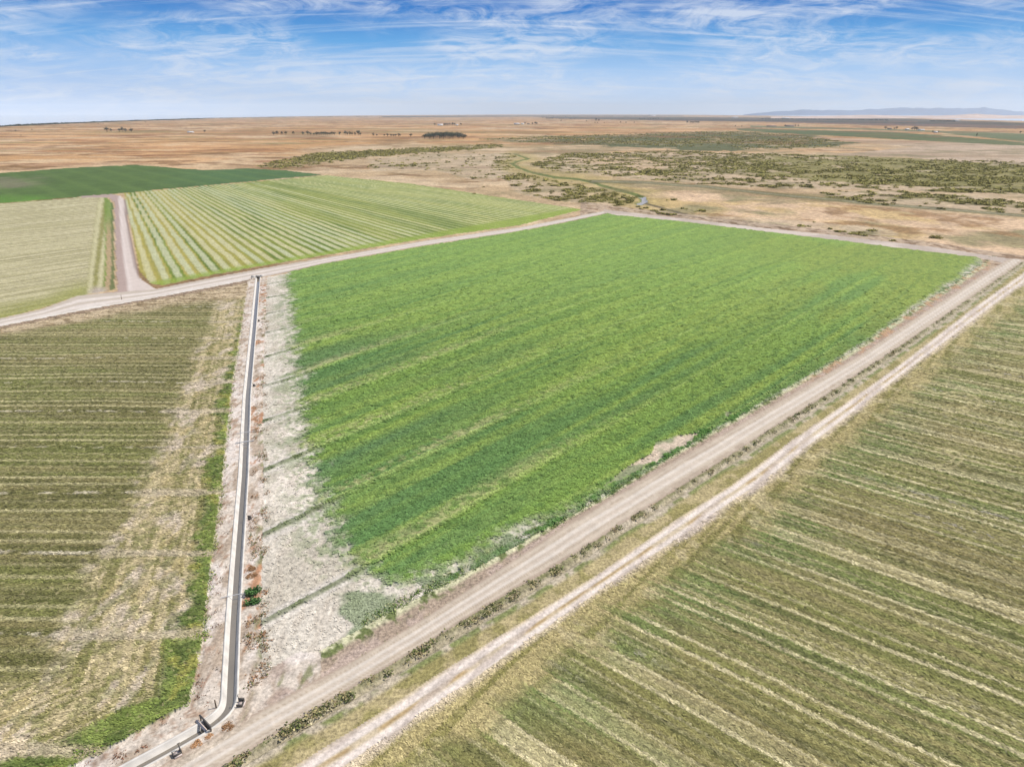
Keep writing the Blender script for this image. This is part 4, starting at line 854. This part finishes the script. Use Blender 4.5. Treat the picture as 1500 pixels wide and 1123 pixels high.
# ------------------------------------------------------------------ mountains
def ridge(D, pts, wdt, label, seed, c, hk):
    xs = np.linspace(pts[0][0], pts[-1][0], 260); ys = np.interp(xs, [p[0] for p in pts], [p[1] for p in pts])
    n = len(xs); k = 26; co = np.empty((n, k, 3))
    for j in range(k):
        f = j/(k-1)                   # 0 foot towards us, .55 crest, 1 back
        rr = D+wdt*(f-.5); az = (xs-750)/F; x = az*(rr*cp); y = rr+0*xs
        hgt = (np.maximum((165.8-ys)*D/F*1.12, 0)+16)*(.80+.4*fbm(xs/14, xs*0+seed, 4, seed+2, .6))
        prof = np.where(f < .55, sst(0, .55, np.full(n, f))*.9+.1*f, sst(1, .55, np.full(n, f)))
        rid = fbm(xs/9+f*2, np.full(n, f*5+seed), 4, seed)-.5
        co[:, j] = np.c_[x, y, np.maximum(hgt*prof*(1+.55*rid*math.sin(math.pi*min(f/.55, 1)))-2, -2)]
    i = np.arange(n*k).reshape(n, k); q = np.stack([i[:-1, :-1], i[1:, :-1], i[1:, 1:], i[:-1, 1:]], -1).reshape(-1, 4)
    o = mesh_np('hills', co.reshape(-1, 3), q, simple('hill_ground_haze_%d' % seed, c, .95, .25, .004, .0), True); tag(o, label, 'mountains', kind='structure')
ridge(19000, [(1090, 166), (1110, 164), (1150, 162), (1190, 160), (1230, 161.4), (1280, 159.8), (1330, 157.8), (1380, 158.6), (1440, 158), (1475, 161), (1500, 163), (1600, 160), (1750, 158), (1900, 164)], 3800, 'long blue mountain ridge low on the right horizon', 31, (.08, .13, .24), 1)  # blue of the distance haze is painted into this ridge's base colour
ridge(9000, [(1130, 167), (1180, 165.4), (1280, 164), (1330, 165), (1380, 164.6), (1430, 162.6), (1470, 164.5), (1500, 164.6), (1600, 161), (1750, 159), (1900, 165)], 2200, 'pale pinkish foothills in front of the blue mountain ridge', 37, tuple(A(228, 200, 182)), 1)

# ------------------------------------------------------------------ air
HB = 25000.0
hz = boxes('haze', [((0, HB/2-1500, 148), (HB*1.9, HB+3000, 306), 0)], M['steel'])
m = bpy.data.materials.new('thin_air'); nt = nodes(m); out = N(nt, 'ShaderNodeOutputMaterial'); pv = N(nt, 'ShaderNodeVolumePrincipled')
pv.inputs['Color'].default_value = (.92, .96, 1.0, 1); pv.inputs['Density'].default_value = 4.6e-5; pv.inputs['Anisotropy'].default_value = 0.0
nt.links.new(pv.outputs[0], out.inputs['Volume']); hz.data.materials.clear(); hz.data.materials.append(m)
tag(hz, 'thin pale blue air haze over the whole plain', 'haze', kind='stuff')
# floor lowered under the lowest ground
hz.data.update()

# ------------------------------------------------------------------ sky, sun, camera
EXPO = .45; SUN_EL, SUN_AZ = R(55), R(72)        # azimuth from +Y (view direction) towards +X
w = bpy.data.worlds.new('World'); S.world = w; w.use_nodes = True; nt = w.node_tree; nt.nodes.clear(); L = nt.links.new
out = N(nt, 'ShaderNodeOutputWorld'); bg = N(nt, 'ShaderNodeBackground'); L(bg.outputs[0], out.inputs[0]); bg.inputs[1].default_value = .1
sky = N(nt, 'ShaderNodeTexSky', sky_type='NISHITA'); sky.sun_disc = False; sky.sun_elevation = SUN_EL; sky.sun_rotation = SUN_AZ; sky.air_density = 1.0; sky.dust_density = .6; sky.ozone_density = 2.0
tc = N(nt, 'ShaderNodeTexCoord'); sx = N(nt, 'ShaderNodeSeparateXYZ'); L(tc.outputs['Generated'], sx.inputs[0])
def math_(op, a, b=None, clamp=False):
    n = N(nt, 'ShaderNodeMath', operation=op); n.use_clamp = clamp
    for i, v in enumerate((a, b)):
        if v is None: continue
        if isinstance(v, (int, float)): n.inputs[i].default_value = v
        else: L(v, n.inputs[i])
    return n.outputs[0]
zz = math_('MAXIMUM', sx.outputs['Z'], 0.0)
cx = N(nt, 'ShaderNodeCombineXYZ'); L(sx.outputs['X'], cx.inputs[0]); L(sx.outputs['Y'], cx.inputs[1]); L(math_('MAXIMUM', sx.outputs['Z'], .002), cx.inputs[2]); L(cx.outputs[0], sky.inputs[0])
rp = N(nt, 'ShaderNodeValToRGB'); cr = rp.color_ramp
stops = [(0, (212, 230, 254)), (.022, (192, 219, 252)), (.05, (164, 204, 247)), (.085, (88, 166, 230)), (.125, (28, 122, 204)), (.22, (34, 112, 194))]
L(math_('MULTIPLY', zz, 4.0), rp.inputs[0])
while len(cr.elements) < len(stops): cr.elements.new(.5)
for e, (p_, c_) in zip(cr.elements, stops): e.position = p_*4; e.color = (*lin(c_), 1)
hv = N(nt, 'ShaderNodeVectorMath', operation='SCALE'); L(rp.outputs[0], hv.inputs[0]); hv.inputs['Scale'].default_value = 10.0/2**EXPO
az = N(nt, 'ShaderNodeMapRange', interpolation_type='SMOOTHSTEP'); az.inputs[1].default_value = -.15; az.inputs[2].default_value = -.62; az.inputs[3].default_value = 0; az.inputs[4].default_value = .75; L(sx.outputs['X'], az.inputs[0])
aw = N(nt, 'ShaderNodeMix', data_type='RGBA'); L(math_('MULTIPLY', az.outputs[0], math_('SUBTRACT', 1.0, math_('MULTIPLY', zz, 9.0), True)), aw.inputs[0]); L(hv.outputs[0], aw.inputs[6]); aw.inputs[7].default_value = (*(lin((138, 184, 240))*10/2**EXPO), 1)
up = N(nt, 'ShaderNodeMapRange'); up.inputs[1].default_value = .14; up.inputs[2].default_value = .45; L(zz, up.inputs[0])
m1 = N(nt, 'ShaderNodeMix', data_type='RGBA'); L(up.outputs[0], m1.inputs[0]); L(aw.outputs[2], m1.inputs[6]); L(sky.outputs[0], m1.inputs[7])
den = math_('ADD', zz, .19); px_ = math_('DIVIDE', sx.outputs['X'], den); py_ = math_('DIVIDE', sx.outputs['Y'], den)
cv = N(nt, 'ShaderNodeCombineXYZ'); L(px_, cv.inputs[0]); L(py_, cv.inputs[1])
def cl(scale, rot, sc, det, ro, dist, lo, hi, off=0.0):
    mp = N(nt, 'ShaderNodeMapping'); mp.inputs['Rotation'].default_value = (0, 0, rot); mp.inputs['Scale'].default_value = (sc[0], sc[1], 1); mp.inputs['Location'].default_value = (off, off*.7, 0); L(cv.outputs[0], mp.inputs[0])
    n = N(nt, 'ShaderNodeTexNoise'); n.inputs['Scale'].default_value = scale; n.inputs['Detail'].default_value = det; n.inputs['Roughness'].default_value = ro; n.inputs['Distortion'].default_value = dist; L(mp.outputs[0], n.inputs['Vector'])
    r = N(nt, 'ShaderNodeMapRange', interpolation_type='SMOOTHSTEP'); r.inputs[1].default_value = lo; r.inputs[2].default_value = hi; L(n.outputs[0], r.inputs[0]); return r.outputs[0]
c1 = cl(4.2, .6, (.9, 1.0), 12, .70, .9, .36, .66, 3.1)
c2 = cl(4.0, -1.15, (.16, 1.5), 12, .66, .7, .47, .66, 7.7)
c3 = cl(1.3, .2, (1, 1), 3, .5, .3, .30, .58, 1.3)
cs_ = math_('ADD', math_('MULTIPLY', math_('MULTIPLY', c1, c3), .85), math_('MULTIPLY', c2, .45), True)
lw = N(nt, 'ShaderNodeMix', data_type='RGBA'); lr = N(nt, 'ShaderNodeMapRange'); lr.inputs[1].default_value = .004; lr.inputs[2].default_value = -.006; L(sx.outputs['Z'], lr.inputs[0]); L(lr.outputs[0], lw.inputs[0]); L(m1.outputs[2], lw.inputs[6]); lw.inputs[7].default_value = (*(lin((214, 228, 250))*10/2**EXPO), 1)
m2 = N(nt, 'ShaderNodeMix', data_type='RGBA'); L(math_('MULTIPLY', cs_, .8), m2.inputs[0]); L(lw.outputs[2], m2.inputs[6]); m2.inputs[7].default_value = (*(lin((222, 231, 246))*10/2**EXPO), 1)
L(m2.outputs[2], bg.inputs[0])

sun = bpy.data.lights.new('sun', 'SUN'); sun.energy = 3.8; sun.angle = R(.5); sun.color = (1, .94, .85)
so = bpy.data.objects.new('sun', sun); C.objects.link(so)
sd = Vector((math.cos(SUN_EL)*math.sin(SUN_AZ), math.cos(SUN_EL)*math.cos(SUN_AZ), math.sin(SUN_EL)))
so.rotation_euler = sd.to_track_quat('Z', 'Y').to_euler(); so.location = (0, 0, 100)
cam = bpy.data.cameras.new('camera'); cam.sensor_width = 36; cam.lens = 24; cam.clip_start = .5; cam.clip_end = 120000
co_ = bpy.data.objects.new('camera', cam); C.objects.link(co_); co_.location = (0, 0, H); co_.rotation_euler = (math.pi/2-PITCH, 0, 0); S.camera = co_
S.view_settings.view_transform = 'Standard'; S.view_settings.look = 'None'; S.view_settings.exposure = EXPO; S.view_settings.gamma = 1
S.render.engine = 'CYCLES'; S.cycles.max_bounces = 5; S.cycles.diffuse_bounces = 2; S.cycles.volume_bounces = 0
